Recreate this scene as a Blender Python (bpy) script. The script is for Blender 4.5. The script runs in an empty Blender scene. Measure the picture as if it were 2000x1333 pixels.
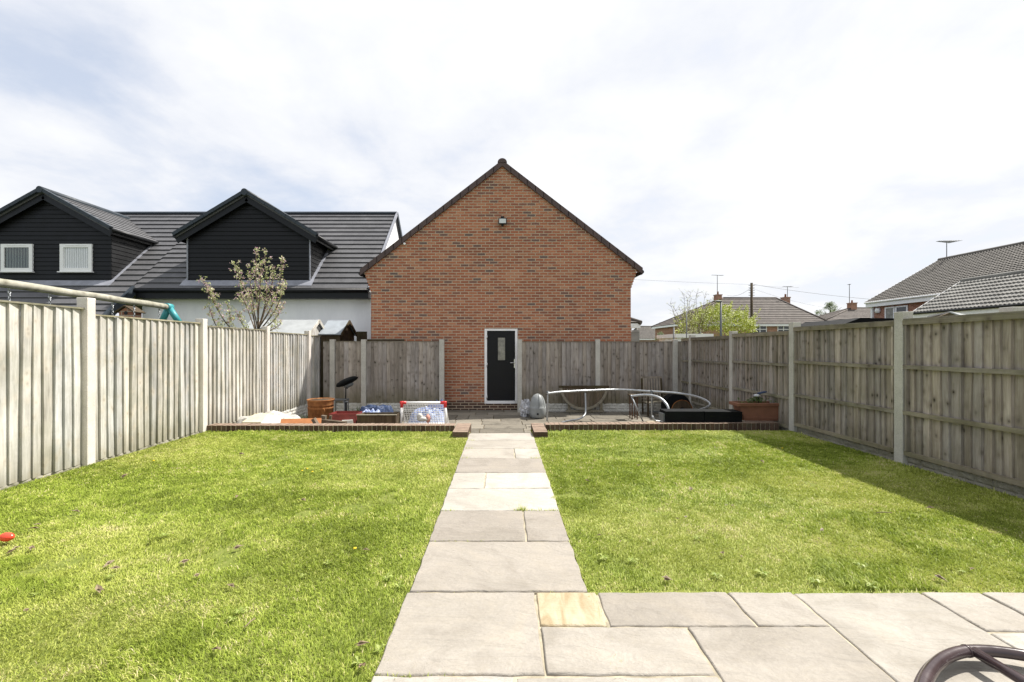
import bpy, bmesh, math, random
import numpy as np
from mathutils import Vector, Matrix, noise
random.seed(7); np.random.seed(7)
R = math.radians
scene = bpy.context.scene
COL = scene.collection

# ------------------------------------------------------------------ camera, sky, sun, exposure
CAMZ = 1.37
F = 860.0                      # focal length in pixels of a 2000 px wide frame
cam = bpy.data.cameras.new('camera'); camo = bpy.data.objects.new('camera', cam); COL.objects.link(camo)
camo.location = (0, 0, CAMZ); camo.rotation_euler = (R(90), 0, 0)
cam.sensor_width = 36; cam.lens = F/2000*36
cam.shift_x = (1000-981)/2000; cam.shift_y = (677-666.5)/2000
cam.clip_start = 0.05; cam.clip_end = 3000
scene.camera = camo

SUN_EL, SUN_AZ = R(56), R(63)
world = bpy.data.worlds.new('World'); scene.world = world; world.use_nodes = True
wn = world.node_tree.nodes; wl = world.node_tree.links; wn.clear()
def WN(t, **k):
    n = wn.new(t)
    for a, b in k.items(): setattr(n, a, b)
    return n
wout = WN('ShaderNodeOutputWorld')
sky = WN('ShaderNodeTexSky', sky_type='NISHITA', sun_disc=False, sun_elevation=SUN_EL, sun_rotation=SUN_AZ,
         air_density=1.0, dust_density=2.2, ozone_density=1.2)
bg1 = WN('ShaderNodeBackground'); bg1.inputs['Strength'].default_value = 0.125
wl.new(sky.outputs[0], bg1.inputs['Color'])
tc = WN('ShaderNodeTexCoord')
sep = WN('ShaderNodeSeparateXYZ'); wl.new(tc.outputs['Generated'], sep.inputs[0])
def wmath(op, a, b=None):
    n = WN('ShaderNodeMath', operation=op)
    for i, v in enumerate((a, b)):
        if v is None: continue
        if isinstance(v, (int, float)): n.inputs[i].default_value = v
        else: wl.new(v, n.inputs[i])
    return n.outputs[0]
zc = wmath('MAXIMUM', sep.outputs[2], 0.0)
den = wmath('ADD', zc, 0.22)
px = wmath('DIVIDE', sep.outputs[0], den); py = wmath('DIVIDE', sep.outputs[1], den)
cmb = WN('ShaderNodeCombineXYZ'); wl.new(px, cmb.inputs[0]); wl.new(py, cmb.inputs[1])
def wnoise(scale, detail, rough, dist, off):
    mp = WN('ShaderNodeMapping'); mp.inputs['Location'].default_value = off; wl.new(cmb.outputs[0], mp.inputs[0])
    n = WN('ShaderNodeTexNoise'); n.inputs['Scale'].default_value = scale; n.inputs['Detail'].default_value = detail
    n.inputs['Roughness'].default_value = rough; n.inputs['Distortion'].default_value = dist
    wl.new(mp.outputs[0], n.inputs['Vector']); return n.outputs['Fac']
def wramp(fac, stops):
    r = WN('ShaderNodeValToRGB'); e = r.color_ramp.elements
    while len(e) < len(stops): e.new(0.5)
    for k, (p, c) in enumerate(stops):
        e[k].position = p; e[k].color = (*c, 1) if len(c) == 3 else c
    wl.new(fac, r.inputs[0]); return r.outputs[0]
n1 = wnoise(1.05, 7, 0.55, 0.35, (3.3, 1.4, 0))
n2 = wnoise(3.2, 8, 0.6, 0.2, (0.2, 7.0, 0))
# more cloud low down and towards the sun
sund = Vector((math.sin(SUN_AZ)*math.cos(SUN_EL), math.cos(SUN_AZ)*math.cos(SUN_EL), math.sin(SUN_EL)))
dp = WN('ShaderNodeVectorMath', operation='DOT_PRODUCT'); wl.new(tc.outputs['Generated'], dp.inputs[0]); dp.inputs[1].default_value = sund
sn = wmath('MULTIPLY', dp.outputs['Value'], 0.30)
s1 = wmath('ADD', wmath('ADD', wmath('MULTIPLY', n1, 1.0), wmath('MULTIPLY', n2, 0.42)), wmath('SUBTRACT', sn, 0.13))
cover = wramp(s1, [(0.46, (0.70,)*3), (0.66, (0.98,)*3)])
bright = wramp(s1, [(0.48, (0.61, 0.65, 0.73)), (0.60, (0.70, 0.725, 0.785)), (0.70, (0.775, 0.79, 0.825)), (0.80, (0.84, 0.85, 0.87)), (0.90, (0.95, 0.95, 0.955)), (1.0, (1.08, 1.08, 1.07))])
bg2 = WN('ShaderNodeBackground'); wl.new(bright, bg2.inputs['Color']); bg2.inputs['Strength'].default_value = 0.70
mx = WN('ShaderNodeMixShader'); wl.new(cover, mx.inputs[0]); wl.new(bg1.outputs[0], mx.inputs[1]); wl.new(bg2.outputs[0], mx.inputs[2])
wl.new(mx.outputs[0], wout.inputs[0])

sl = bpy.data.lights.new('sun', 'SUN'); sl.energy = 4.6; sl.angle = R(1.2); sl.color = (1.0, 0.95, 0.87)
so = bpy.data.objects.new('sun', sl); COL.objects.link(so)
so.rotation_euler = (-sund).to_track_quat('-Z', 'Y').to_euler(); so.location = (10, 5, 20)
scene.view_settings.view_transform = 'Standard'; scene.view_settings.look = 'None'
scene.view_settings.exposure = 0.80; scene.view_settings.gamma = 1
scene.cycles.max_bounces = 8; scene.cycles.transparent_max_bounces = 12

def PX(u, v, Y):               # a picture position at a real distance Y
    return Vector(((u-981)*Y/F, Y, CAMZ+(677-v)*Y/F))

# ------------------------------------------------------------------ materials
class Mat:
    def __init__(s, name, rough=0.7, spec=0.3):
        s.m = bpy.data.materials.new(name); s.m.use_nodes = True
        s.t = s.m.node_tree; s.n = s.t.nodes; s.l = s.t.links
        s.b = s.n['Principled BSDF']; s.b.inputs['Roughness'].default_value = rough
        s.b.inputs['Specular IOR Level'].default_value = spec
    def node(s, t, **k):
        n = s.n.new(t)
        for a, b in k.items(): setattr(n, a, b)
        return n
    def plug(s, v, sock):
        if isinstance(v, (int, float)): sock.default_value = v
        elif isinstance(v, tuple): sock.default_value = (*v, 1) if len(v) == 3 and len(sock.default_value) == 4 else v
        else: s.l.new(v, sock)
    def pos(s, obj=False):
        if obj: return s.node('ShaderNodeTexCoord').outputs['Object']
        return s.node('ShaderNodeNewGeometry').outputs['Position']
    def map(s, vec, scale=(1, 1, 1), loc=(0, 0, 0), rot=(0, 0, 0)):
        n = s.node('ShaderNodeMapping'); s.l.new(vec, n.inputs[0])
        n.inputs['Scale'].default_value = scale; n.inputs['Rotation'].default_value = rot
        s.plug(loc, n.inputs['Location']); return n.outputs[0]
    def noise(s, vec, scale=5, detail=4, rough=0.55, dist=0):
        n = s.node('ShaderNodeTexNoise'); s.l.new(vec, n.inputs['Vector'])
        n.inputs['Scale'].default_value = scale; n.inputs['Detail'].default_value = detail
        n.inputs['Roughness'].default_value = rough; n.inputs['Distortion'].default_value = dist
        return n.outputs['Fac']
    def voro(s, vec, scale=5, feature='F1', out='Distance', rnd=1):
        n = s.node('ShaderNodeTexVoronoi', feature=feature); s.l.new(vec, n.inputs['Vector'])
        n.inputs['Scale'].default_value = scale; n.inputs['Randomness'].default_value = rnd; return n.outputs[out]
    def ramp(s, fac, stops):
        r = s.node('ShaderNodeValToRGB'); e = r.color_ramp.elements
        while len(e) < len(stops): e.new(0.5)
        for k, (p, c) in enumerate(stops):
            if isinstance(c, (int, float)): c = (c, c, c)
            e[k].position = p; e[k].color = (*c, 1)
        s.l.new(fac, r.inputs[0]); return r.outputs[0]
    def mix(s, fac, a, b, mode='MIX'):
        n = s.node('ShaderNodeMix', data_type='RGBA', blend_type=mode)
        s.plug(fac, n.inputs[0]); s.plug(a, n.inputs[6]); s.plug(b, n.inputs[7]); return n.outputs[2]
    def math(s, op, a, b=0.0):
        n = s.node('ShaderNodeMath', operation=op); s.plug(a, n.inputs[0]); s.plug(b, n.inputs[1]); return n.outputs[0]
    def attr(s, name='tone'):
        return s.node('ShaderNodeAttribute', attribute_name=name).outputs['Fac']
    def bump(s, h, strength=0.3, dist=0.01):
        n = s.node('ShaderNodeBump'); n.inputs['Strength'].default_value = strength; n.inputs['Distance'].default_value = dist
        s.l.new(h, n.inputs['Height']); s.l.new(n.outputs[0], s.b.inputs['Normal'])
    def color(s, c): s.plug(c, s.b.inputs['Base Color']); return s.m

def simple(name, col, rough=0.6, spec=0.4, metal=0, var=0.25, scale=12, bump=0.1, obj=True):
    m = Mat(name, rough, spec); p = m.pos(obj)
    f = m.noise(p, scale, 5, 0.6)
    lo = tuple(c*(1-var) for c in col); hi = tuple(min(1, c*(1+var)) for c in col)
    m.color(m.ramp(f, [(0.3, lo), (0.7, hi)]))
    m.b.inputs['Metallic'].default_value = metal
    if bump: m.bump(m.noise(p, scale*5, 3), bump, 0.004)
    r = m.ramp(f, [(0.3, max(0, rough-0.1)), (0.7, min(1, rough+0.1))]); m.l.new(r, m.b.inputs['Roughness'])
    return m.m

def wood_mat(name, cols, algae=0.0, knots=0.6, rough=0.85, horiz=None, knotcol=(0.05, 0.04, 0.03)):
    m = Mat(name, rough, 0.2); p = m.pos(); tone = m.attr('tone')
    off = m.node('ShaderNodeCombineXYZ'); m.plug(m.math('MULTIPLY', tone, 37.0), off.inputs[0]); m.plug(m.math('MULTIPLY', tone, 91.0), off.inputs[1])
    m.plug(m.math('MULTIPLY', tone, 3.1), off.inputs[2])
    va = m.node('ShaderNodeVectorMath', operation='ADD'); m.l.new(p, va.inputs[0]); m.l.new(off.outputs[0], va.inputs[1]); q = va.outputs[0]
    sc = {None: (1, 1, 0.045), 'x': (0.045, 1, 1), 'y': (1, 0.045, 1)}[horiz]
    grain = m.noise(m.map(q, sc), 70, 5, 0.65, 0.6)
    broad = m.noise(m.map(q, tuple(max(c, 0.16) for c in sc)), 9, 4, 0.6)
    base = m.ramp(m.mix(0.55, grain, broad), [(0.25, cols[0]), (0.5, cols[1]), (0.75, cols[2])])
    tv = m.ramp(tone, [(0.0, 0.74), (0.5, 1.0), (1.0, 1.18)])
    base = m.mix(1.0, base, tv, 'MULTIPLY')
    # warm / cool boards
    hue = m.ramp(m.math('FRACT', m.math('MULTIPLY', tone, 7.31)), [(0.2, (1.02, 0.99, 0.93)), (0.8, (0.99, 1.0, 1.02))])
    base = m.mix(1.0, base, hue, 'MULTIPLY')
    if knots:
        kv = m.map(q, (1, 1, 0.8) if horiz is None else (1, 1, 1))
        k = m.voro(kv, 8.5)
        km = m.ramp(m.math('ADD', k, m.math('MULTIPLY', m.noise(q, 30), 0.12)), [(0.15, 1.0), (0.21, 0.35), (0.30, 0.0)])
        kz = m.ramp(m.noise(m.map(p, (0.9, 0.9, 3.2)), 1.0, 3, 0.6), [(0.42, 0.0), (0.52, 1.0)])
        km = m.math('MULTIPLY', km, m.ramp(kz, [(0.0, 0.10), (1.0, 1.0)])); halo = m.math('MULTIPLY', m.ramp(k, [(0.2, 0.35), (0.5, 0.0)]), kz); base = m.mix(halo, base, tuple(c*2.2 for c in knotcol))
        base = m.mix(m.math('MULTIPLY', km, knots), base, knotcol)
    if algae:
        a = m.ramp(m.noise(p, 2.1, 6, 0.7), [(0.46, 0.0), (0.66, 1.0)])
        base = m.mix(m.math('MULTIPLY', a, algae), base, (0.115, 0.125, 0.035))
    dirt = m.ramp(m.noise(m.map(p, (1, 1, 0.25)), 5, 6, 0.7), [(0.3, 0.72), (0.6, 1.0)])
    base = m.mix(1.0, base, dirt, 'MULTIPLY')
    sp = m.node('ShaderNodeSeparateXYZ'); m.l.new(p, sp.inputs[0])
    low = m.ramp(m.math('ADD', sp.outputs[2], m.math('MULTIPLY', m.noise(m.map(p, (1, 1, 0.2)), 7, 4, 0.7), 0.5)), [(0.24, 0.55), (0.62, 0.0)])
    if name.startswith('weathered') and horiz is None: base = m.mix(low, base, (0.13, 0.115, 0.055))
    m.color(base); m.bump(grain, 0.45, 0.004); return m.m

def brick_mat(name, cols, mortar, bw=0.225, bh=0.075, msize=0.010, vec='xz', dark_below=None):
    m = Mat(name, 0.85, 0.2); p = m.pos(); s = m.node('ShaderNodeSeparateXYZ'); m.l.new(p, s.inputs[0])
    c = m.node('ShaderNodeCombineXYZ')
    m.l.new(s.outputs[0 if vec[0] == 'x' else 1], c.inputs[0]); m.l.new(s.outputs[2], c.inputs[1])
    # slightly uneven courses
    wob = m.node('ShaderNodeVectorMath', operation='MULTIPLY_ADD')
    nz = m.node('ShaderNodeTexNoise'); m.l.new(c.outputs[0], nz.inputs[0]); nz.inputs['Scale'].default_value = 6
    m.l.new(nz.outputs['Color'], wob.inputs[0]); wob.inputs[1].default_value = (0.008, 0.006, 0); m.l.new(c.outputs[0], wob.inputs[2])
    b = m.node('ShaderNodeTexBrick'); m.l.new(wob.outputs[0], b.inputs['Vector'])
    b.inputs['Color1'].default_value = (0, 0, 0, 1); b.inputs['Color2'].default_value = (1, 1, 1, 1); b.inputs['Mortar'].default_value = (0.5, 0.5, 0.5, 1)
    b.inputs['Scale'].default_value = 1; b.inputs['Mortar Size'].default_value = msize; b.inputs['Mortar Smooth'].default_value = 0.1
    b.inputs['Brick Width'].default_value = bw; b.inputs['Row Height'].default_value = bh; b.offset = 0.5
    rnd = m.node('ShaderNodeRGBToBW'); m.l.new(b.outputs['Color'], rnd.inputs[0]); rv = rnd.outputs[0]
    br = m.ramp(rv, cols)
    blot = m.noise(wob.outputs[0], 45, 5, 0.7)
    br = m.mix(1.0, br, m.ramp(blot, [(0.3, 0.72), (0.7, 1.22)]), 'MULTIPLY')
    big = m.noise(m.map(c.outputs[0], (0.5, 1.6, 1)), 0.9, 4, 0.6)
    br = m.mix(1.0, br, m.ramp(big, [(0.35, (0.86, 0.86, 0.86)), (0.65, (1.12, 1.1, 1.06))]), 'MULTIPLY')
    if dark_below is not None:
        low = m.math('LESS_THAN', s.outputs[2], dark_below)
        br = m.mix(low, br, m.ramp(rv, [(0, (0.05, 0.035, 0.03)), (1, (0.12, 0.07, 0.05))]))
    mc = m.mix(1.0, mortar, m.ramp(m.noise(c.outputs[0], 9, 4), [(0.3, 0.8), (0.7, 1.1)]), 'MULTIPLY')
    col = m.mix(b.outputs['Fac'], br, mc)
    if name == 'gable_brick':   # efflorescence bloom
        ef = m.ramp(m.noise(m.map(c.outputs[0], (0.6, 1.8, 1), (4.2, 1.1, 0)), 2.3, 7, 0.75), [(0.62, 0.0), (0.8, 0.22)])
        col = m.mix(ef, col, (0.55, 0.5, 0.45))
    m.color(col)
    h = m.math('SUBTRACT', m.math('MULTIPLY', blot, 0.25), b.outputs['Fac']); m.bump(h, 0.7, 0.006)
    return m.m

def tile_mat(name, dark, mid, light, rough=0.75, spec=0.3, moss=0.0):
    m = Mat(name, rough, spec); p = m.pos(); tone = m.attr('tone')
    f = m.mix(0.5, m.noise(p, 1.3, 6, 0.65), m.noise(p, 22, 4, 0.6))
    c = m.ramp(f, [(0.3, dark), (0.5, mid), (0.72, light)])
    c = m.mix(1.0, c, m.ramp(tone, [(0, 0.82), (1, 1.16)]), 'MULTIPLY')
    if moss: c = m.mix(m.math('MULTIPLY', m.ramp(m.noise(p, 3, 7, 0.75), [(0.55, 0), (0.7, 1)]), moss), c, (0.14, 0.15, 0.07))
    m.color(c); m.bump(m.noise(p, 60, 3), 0.25, 0.004); return m.m

M = {}
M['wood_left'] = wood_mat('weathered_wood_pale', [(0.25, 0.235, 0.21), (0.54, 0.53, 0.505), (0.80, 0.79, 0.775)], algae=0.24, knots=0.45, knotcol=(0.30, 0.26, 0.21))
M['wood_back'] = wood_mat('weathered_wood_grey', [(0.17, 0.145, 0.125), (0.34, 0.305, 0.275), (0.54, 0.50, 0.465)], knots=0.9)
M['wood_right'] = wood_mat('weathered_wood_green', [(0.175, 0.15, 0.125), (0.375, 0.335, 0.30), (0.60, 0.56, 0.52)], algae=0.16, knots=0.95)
M['rail'] = wood_mat('mossy_rail', [(0.13, 0.115, 0.085), (0.25, 0.225, 0.175), (0.38, 0.35, 0.295)], algae=0.35, knots=0.5, horiz='y')
M['rail_x'] = wood_mat('grey_rail', [(0.13, 0.11, 0.08), (0.22, 0.2, 0.16), (0.32, 0.29, 0.24)], algae=0.15, knots=0.4, horiz='x')
M['cap_left'] = wood_mat('pale_cap', [(0.22, 0.2, 0.13), (0.34, 0.32, 0.24), (0.45, 0.43, 0.34)], algae=0.35, knots=0.3, horiz='y')
M['wood_dark'] = wood_mat('dark_stained_wood', [(0.03, 0.022, 0.015), (0.07, 0.05, 0.032), (0.13, 0.1, 0.07)], algae=0.2, knots=0.3)
M['wood_log'] = wood_mat('round_log', [(0.24, 0.235, 0.20), (0.38, 0.375, 0.32), (0.50, 0.49, 0.43)], algae=0.2, knots=0.5, horiz='y')
def concrete(name, c1, c2, c3, rock=False):
    m = Mat(name, 0.9, 0.2); p = m.pos()
    f = m.mix(0.5, m.noise(p, 3.5, 6, 0.7), m.noise(p, 90, 3, 0.6))
    c = m.ramp(f, [(0.3, c1), (0.5, c2), (0.7, c3)])
    pit = m.ramp(m.voro(p, 70), [(0.08, 0.55), (0.2, 1.0)]); c = m.mix(0.6, c, m.mix(1.0, c, pit, 'MULTIPLY'))
    alg = m.ramp(m.noise(m.map(p, (1, 1, 0.5)), 2.4, 6, 0.75), [(0.52, 0), (0.72, 0.25)]); c = m.mix(alg, c, (0.2, 0.2, 0.12))
    m.color(c); m.bump(m.noise(p, 60, 5, 0.7), 0.5 if not rock else 0.9, 0.006); return m.m
M['concrete'] = concrete('concrete', (0.34, 0.325, 0.29), (0.48, 0.465, 0.42), (0.60, 0.585, 0.54))
M['concrete_pink'] = concrete('concrete_pinkish', (0.50, 0.45, 0.40), (0.66, 0.61, 0.56), (0.76, 0.72, 0.67))
M['rock'] = concrete('rock_faced_concrete', (0.14, 0.13, 0.095), (0.25, 0.235, 0.19), (0.36, 0.345, 0.30), True)
M['brick'] = brick_mat('gable_brick', [(0.0, (0.15, 0.11, 0.10)), (0.045, (0.20, 0.11, 0.088)), (0.12, (0.28, 0.112, 0.072)), (0.45, (0.355, 0.132, 0.074)), (0.75, (0.395, 0.160, 0.090)), (0.95, (0.44, 0.21, 0.125))],
                       (0.47, 0.375, 0.275), dark_below=-0.12)
M['brick_far'] = brick_mat('house_brick', [(0.0, (0.26, 0.11, 0.07)), (0.5, (0.36, 0.16, 0.10)), (1, (0.45, 0.22, 0.15))], (0.42, 0.35, 0.28))
M['brick_far_y'] = brick_mat('house_brick_side', [(0.0, (0.28, 0.10, 0.06)), (0.5, (0.38, 0.14, 0.08)), (1, (0.46, 0.19, 0.12))], (0.42, 0.35, 0.28), vec='yz')
def edging_mat():
    m = Mat('edging_brick', 0.85, 0.25); p = m.pos(); t = m.attr('tone')
    c = m.ramp(t, [(0, (0.06, 0.038, 0.027)), (0.4, (0.095, 0.057, 0.038)), (0.75, (0.135, 0.088, 0.062)), (1, (0.095, 0.066, 0.05))])
    c = m.mix(1.0, c, m.ramp(m.noise(p, 30, 5, 0.7), [(0.3, 0.6), (0.7, 1.25)]), 'MULTIPLY')
    c = m.mix(m.ramp(m.noise(p, 4, 6, 0.7), [(0.5, 0), (0.7, 0.5)]), c, (0.10, 0.10, 0.045))
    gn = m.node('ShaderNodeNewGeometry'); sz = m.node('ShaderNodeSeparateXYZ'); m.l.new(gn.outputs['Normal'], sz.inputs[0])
    lit_dusty_top = m.math('MULTIPLY', m.ramp(sz.outputs[2], [(0.6, 0.0), (0.9, 1.0)]), m.ramp(m.noise(p, 14, 5, 0.7), [(0.25, 0.35), (0.6, 0.85)])); c = m.mix(lit_dusty_top, c, (0.30, 0.225, 0.175))  # sunlit tops painted in: upward faces coloured lighter, with patchy mortar dust
    m.color(c); m.bump(m.noise(p, 60, 4), 0.5, 0.004); return m.m
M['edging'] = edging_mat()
M['rock_pale'] = concrete('pale_rock_faced_concrete', (0.34, 0.33, 0.29), (0.55, 0.54, 0.50), (0.74, 0.73, 0.69), True)
def stone_mat(name, stops, lowv=0.8):
    m = Mat(name, 0.75, 0.25); p = m.pos(); t = m.attr('tone')
    off = m.node('ShaderNodeCombineXYZ'); m.plug(m.math('MULTIPLY', t, 53.0), off.inputs[0]); m.plug(m.math('MULTIPLY', t, 17.0), off.inputs[1])
    va = m.node('ShaderNodeVectorMath', operation='ADD'); m.l.new(p, va.inputs[0]); m.l.new(off.outputs[0], va.inputs[1]); q = va.outputs[0]
    c = m.ramp(t, stops)
    f = m.noise(q, 2.2, 7, 0.62, 1.2)
    c = m.mix(1.0, c, m.ramp(f, [(0.32, (lowv, lowv*0.985, lowv*0.96)), (0.5, (1, 1, 1)), (0.7, (1.09, 1.07, 1.03))]), 'MULTIPLY')
    g = m.noise(q, 60, 5, 0.7); c = m.mix(1.0, c, m.ramp(g, [(0.3, 0.88), (0.7, 1.07)]), 'MULTIPLY')
    st = m.noise(q, 0.9, 8, 0.72, 0.6); c = m.mix(m.ramp(st, [(0.46, 0.0), (0.70, 0.5)]), c, (0.20, 0.18, 0.15))
    sp2 = m.ramp(m.noise(q, 130, 3, 0.7), [(0.62, 0.0), (0.72, 0.35)]); c = m.mix(sp2, c, (0.16, 0.14, 0.11))
    # veins follow the riven layers of the stone
    v = m.noise(m.map(q, (1.0, 3.2, 1), rot=(0, 0, 0.5)), 2.4, 8, 0.6, 2.5)
    vein = m.ramp(v, [(0.484, 0), (0.5, 0.5), (0.516, 0)]); c = m.mix(vein, c, (0.30, 0.27, 0.22))
    spots = m.ramp(m.voro(q, 9), [(0.02, 0.75), (0.045, 0)]); c = m.mix(m.math('MULTIPLY', spots, m.ramp(m.noise(q, 1.5), [(0.5, 0), (0.6, 1)])), c, (0.13, 0.11, 0.08))
    yel = m.math('GREATER_THAN', t, 0.95); band = m.ramp(m.noise(m.map(q, (3.2, 0.8, 1), rot=(0, 0, 0.3)), 2.5, 6, 0.6, 2.0), [(0.35, (0.32, 0.25, 0.15)), (0.5, (0.40, 0.335, 0.225)), (0.7, (0.44, 0.39, 0.29))])
    c = m.mix(yel, c, band)
    m.color(c)
    h = m.math('ADD', m.math('MULTIPLY', v, 1.0), m.math('MULTIPLY', g, 0.15)); m.bump(h, 0.6, 0.03); return m.m
STOPS = [(0.0, (0.25, 0.226, 0.197)), (0.3, (0.295, 0.267, 0.234)), (0.55, (0.35, 0.322, 0.283)), (0.8, (0.42, 0.40, 0.362)), (0.93, (0.45, 0.42, 0.37)), (1.0, (0.6, 0.5, 0.3))]
M['stone'] = stone_mat('riven_sandstone', STOPS)
M['stone_old'] = stone_mat('old_sandstone', [(0.0, (0.13, 0.118, 0.095)), (0.5, (0.19, 0.172, 0.14)), (1.0, (0.27, 0.245, 0.20))], 0.62)
M['joint'] = simple('joint_mortar', (0.36, 0.32, 0.24), 0.95, 0.1, var=0.45, scale=9, obj=False, bump=0.5)
M['soil'] = simple('soil', (0.13, 0.10, 0.055), 0.95, 0.1, var=0.4, scale=8, obj=False, bump=0.6)
def lawn_base():
    m = Mat('lawn_soil', 0.95, 0.1); p = m.pos()
    m.color(m.ramp(m.mix(0.5, m.noise(p, 1.3, 6, 0.7), m.noise(p, 40, 4, 0.7)), [(0.3, (0.08, 0.11, 0.02)), (0.5, (0.15, 0.18, 0.04)), (0.7, (0.25, 0.24, 0.09))]))
    m.bump(m.noise(p, 60, 4), 0.6, 0.01); return m.m
M['lawn_base'] = lawn_base()
def field():
    m = Mat('far_grass', 0.95, 0.1); p = m.pos()
    m.color(m.ramp(m.noise(p, 0.8, 7, 0.7), [(0.3, (0.05, 0.07, 0.02)), (0.7, (0.11, 0.12, 0.04))])); return m.m
M['field'] = field()
def grass_mat():
    m = Mat('grass_blades', 0.55, 0.25); t = m.attr('tone'); l = m.attr('lush')
    green = m.ramp(t, [(0, (0.16, 0.21, 0.022)), (0.4, (0.285, 0.375, 0.040)), (0.75, (0.42, 0.50, 0.080)), (0.9, (0.60, 0.60, 0.18)), (1.0, (0.72, 0.64, 0.36))])
    dry = m.ramp(t, [(0, (0.29, 0.335, 0.045)), (0.4, (0.45, 0.51, 0.10)), (0.8, (0.60, 0.60, 0.20)), (1, (0.62, 0.55, 0.30))])
    c = m.mix(l, green, dry); m.color(c)
    m.b.inputs['Transmission Weight'].default_value = 0
    tr = m.node('ShaderNodeBsdfTranslucent'); m.l.new(c, tr.inputs['Color'])
    g = m.node('ShaderNodeNewGeometry'); sc_ = m.node('ShaderNodeVectorMath', operation='MULTIPLY_ADD'); m.l.new(g.outputs['Normal'], sc_.inputs[0]); sc_.inputs[1].default_value = (0.7, 0.7, 0.7); sc_.inputs[2].default_value = (0, 0, 0.75)
    nn = m.node('ShaderNodeVectorMath', operation='NORMALIZE'); m.l.new(sc_.outputs[0], nn.inputs[0]); m.l.new(nn.outputs[0], m.b.inputs['Normal'])
    mixs = m.node('ShaderNodeMixShader'); mixs.inputs[0].default_value = 0.38
    m.l.new(m.b.outputs[0], mixs.inputs[1]); m.l.new(tr.outputs[0], mixs.inputs[2])
    m.l.new(mixs.outputs[0], m.n['Material Output'].inputs[0]); return m.m
M['grass'] = grass_mat()
def leaf_mat(name, stops, tl=0.4):
    m = Mat(name, 0.5, 0.3); c = m.ramp(m.attr('tone'), stops); m.color(c)
    tr = m.node('ShaderNodeBsdfTranslucent'); m.l.new(c, tr.inputs['Color'])
    mixs = m.node('ShaderNodeMixShader'); mixs.inputs[0].default_value = tl
    m.l.new(m.b.outputs[0], mixs.inputs[1]); m.l.new(tr.outputs[0], mixs.inputs[2])
    m.l.new(mixs.outputs[0], m.n['Material Output'].inputs[0]); return m.m
M['leaf_apple'] = leaf_mat('blossom_leaves', [(0, (0.26, 0.32, 0.09)), (0.6, (0.50, 0.54, 0.24)), (1, (0.70, 0.70, 0.45))])
M['petal'] = leaf_mat('pink_petals', [(0, (0.58, 0.30, 0.38)), (0.5, (0.70, 0.46, 0.52)), (1, (0.78, 0.68, 0.68))])
M['leaf_lime'] = leaf_mat('lime_leaves', [(0, (0.17, 0.22, 0.015)), (0.5, (0.36, 0.42, 0.03)), (1, (0.52, 0.56, 0.08))])
M['leaf_mid'] = leaf_mat('green_leaves', [(0, (0.05, 0.085, 0.02)), (0.5, (0.10, 0.16, 0.04)), (1, (0.2, 0.26, 0.09))])
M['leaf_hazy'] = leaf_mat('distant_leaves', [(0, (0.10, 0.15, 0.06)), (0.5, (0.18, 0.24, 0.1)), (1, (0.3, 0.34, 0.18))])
M['weed'] = leaf_mat('broad_weed_leaves', [(0, (0.14, 0.20, 0.03)), (0.5, (0.26, 0.34, 0.06)), (1, (0.42, 0.46, 0.16))], 0.25)
M['deadleaf'] = leaf_mat('dead_leaves', [(0, (0.12, 0.08, 0.05)), (0.6, (0.28, 0.22, 0.14)), (1, (0.5, 0.44, 0.34))], 0.1)
M['dandelion'] = simple('dandelion_yellow', (0.75, 0.55, 0.02), 0.6)
M['bark'] = simple('bark', (0.14, 0.11, 0.08), 0.9, 0.1, var=0.4, scale=20, bump=0.6)
M['roof_slate'] = tile_mat('smooth_grey_tiles', (0.070, 0.071, 0.077), (0.102, 0.102, 0.108), (0.145, 0.144, 0.15), 0.55, 0.4)
M['roof_dark_trim'] = simple('dark_verge_tiles', (0.030, 0.040, 0.052), 0.55, 0.4, var=0.25, scale=6, obj=False)
M['roof_brown'] = tile_mat('brown_concrete_tiles', (0.052, 0.043, 0.038), (0.086, 0.071, 0.064), (0.14, 0.122, 0.11), moss=0.3)
M['roof_grey'] = tile_mat('grey_concrete_tiles', (0.062, 0.056, 0.051), (0.105, 0.096, 0.087), (0.165, 0.152, 0.138), moss=0.2)
M['roof_pale'] = tile_mat('pale_concrete_tiles', (0.11, 0.107, 0.10), (0.18, 0.177, 0.165), (0.26, 0.255, 0.235))
M['verge_brown'] = simple('brown_verge_caps', (0.085, 0.058, 0.054), 0.6, 0.35, var=0.25, scale=5, obj=False)
M['lead'] = simple('lead_flashing', (0.27, 0.28, 0.32), 0.5, 0.4, var=0.2, scale=4, obj=False)
M['black'] = simple('black_plastic', (0.008, 0.009, 0.011), 0.45, 0.3, var=0.3, bump=0.05)
M['black_matt'] = simple('black_rubber', (0.004, 0.005, 0.006), 0.75, 0.15, var=0.5, scale=4, bump=0.3)
M['cladding'] = simple('black_cladding', (0.009, 0.0095, 0.011), 0.55, 0.25, var=0.35, scale=3, obj=False, bump=0.08)
def render_mat():
    m = Mat('white_render', 0.9, 0.2); p = m.pos()
    c = m.ramp(m.noise(m.map(p, (1, 1, 0.35)), 1.4, 6, 0.7), [(0.3, (0.76, 0.77, 0.79)), (0.6, (0.86, 0.87, 0.88))])
    m.color(c); m.bump(m.noise(p, 90, 3), 0.3, 0.004); return m.m
M['render'] = render_mat()
M['white'] = simple('white_upvc', (0.86, 0.86, 0.86), 0.35, 0.45, var=0.05, scale=6, bump=0.02)
M['door'] = simple('black_door', (0.006, 0.0065, 0.008), 0.4, 0.25, var=0.15, scale=8, bump=0.05)
M['chrome'] = simple('satin_chrome', (0.7, 0.7, 0.7), 0.25, 0.5, metal=1, var=0.05, bump=0)
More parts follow.
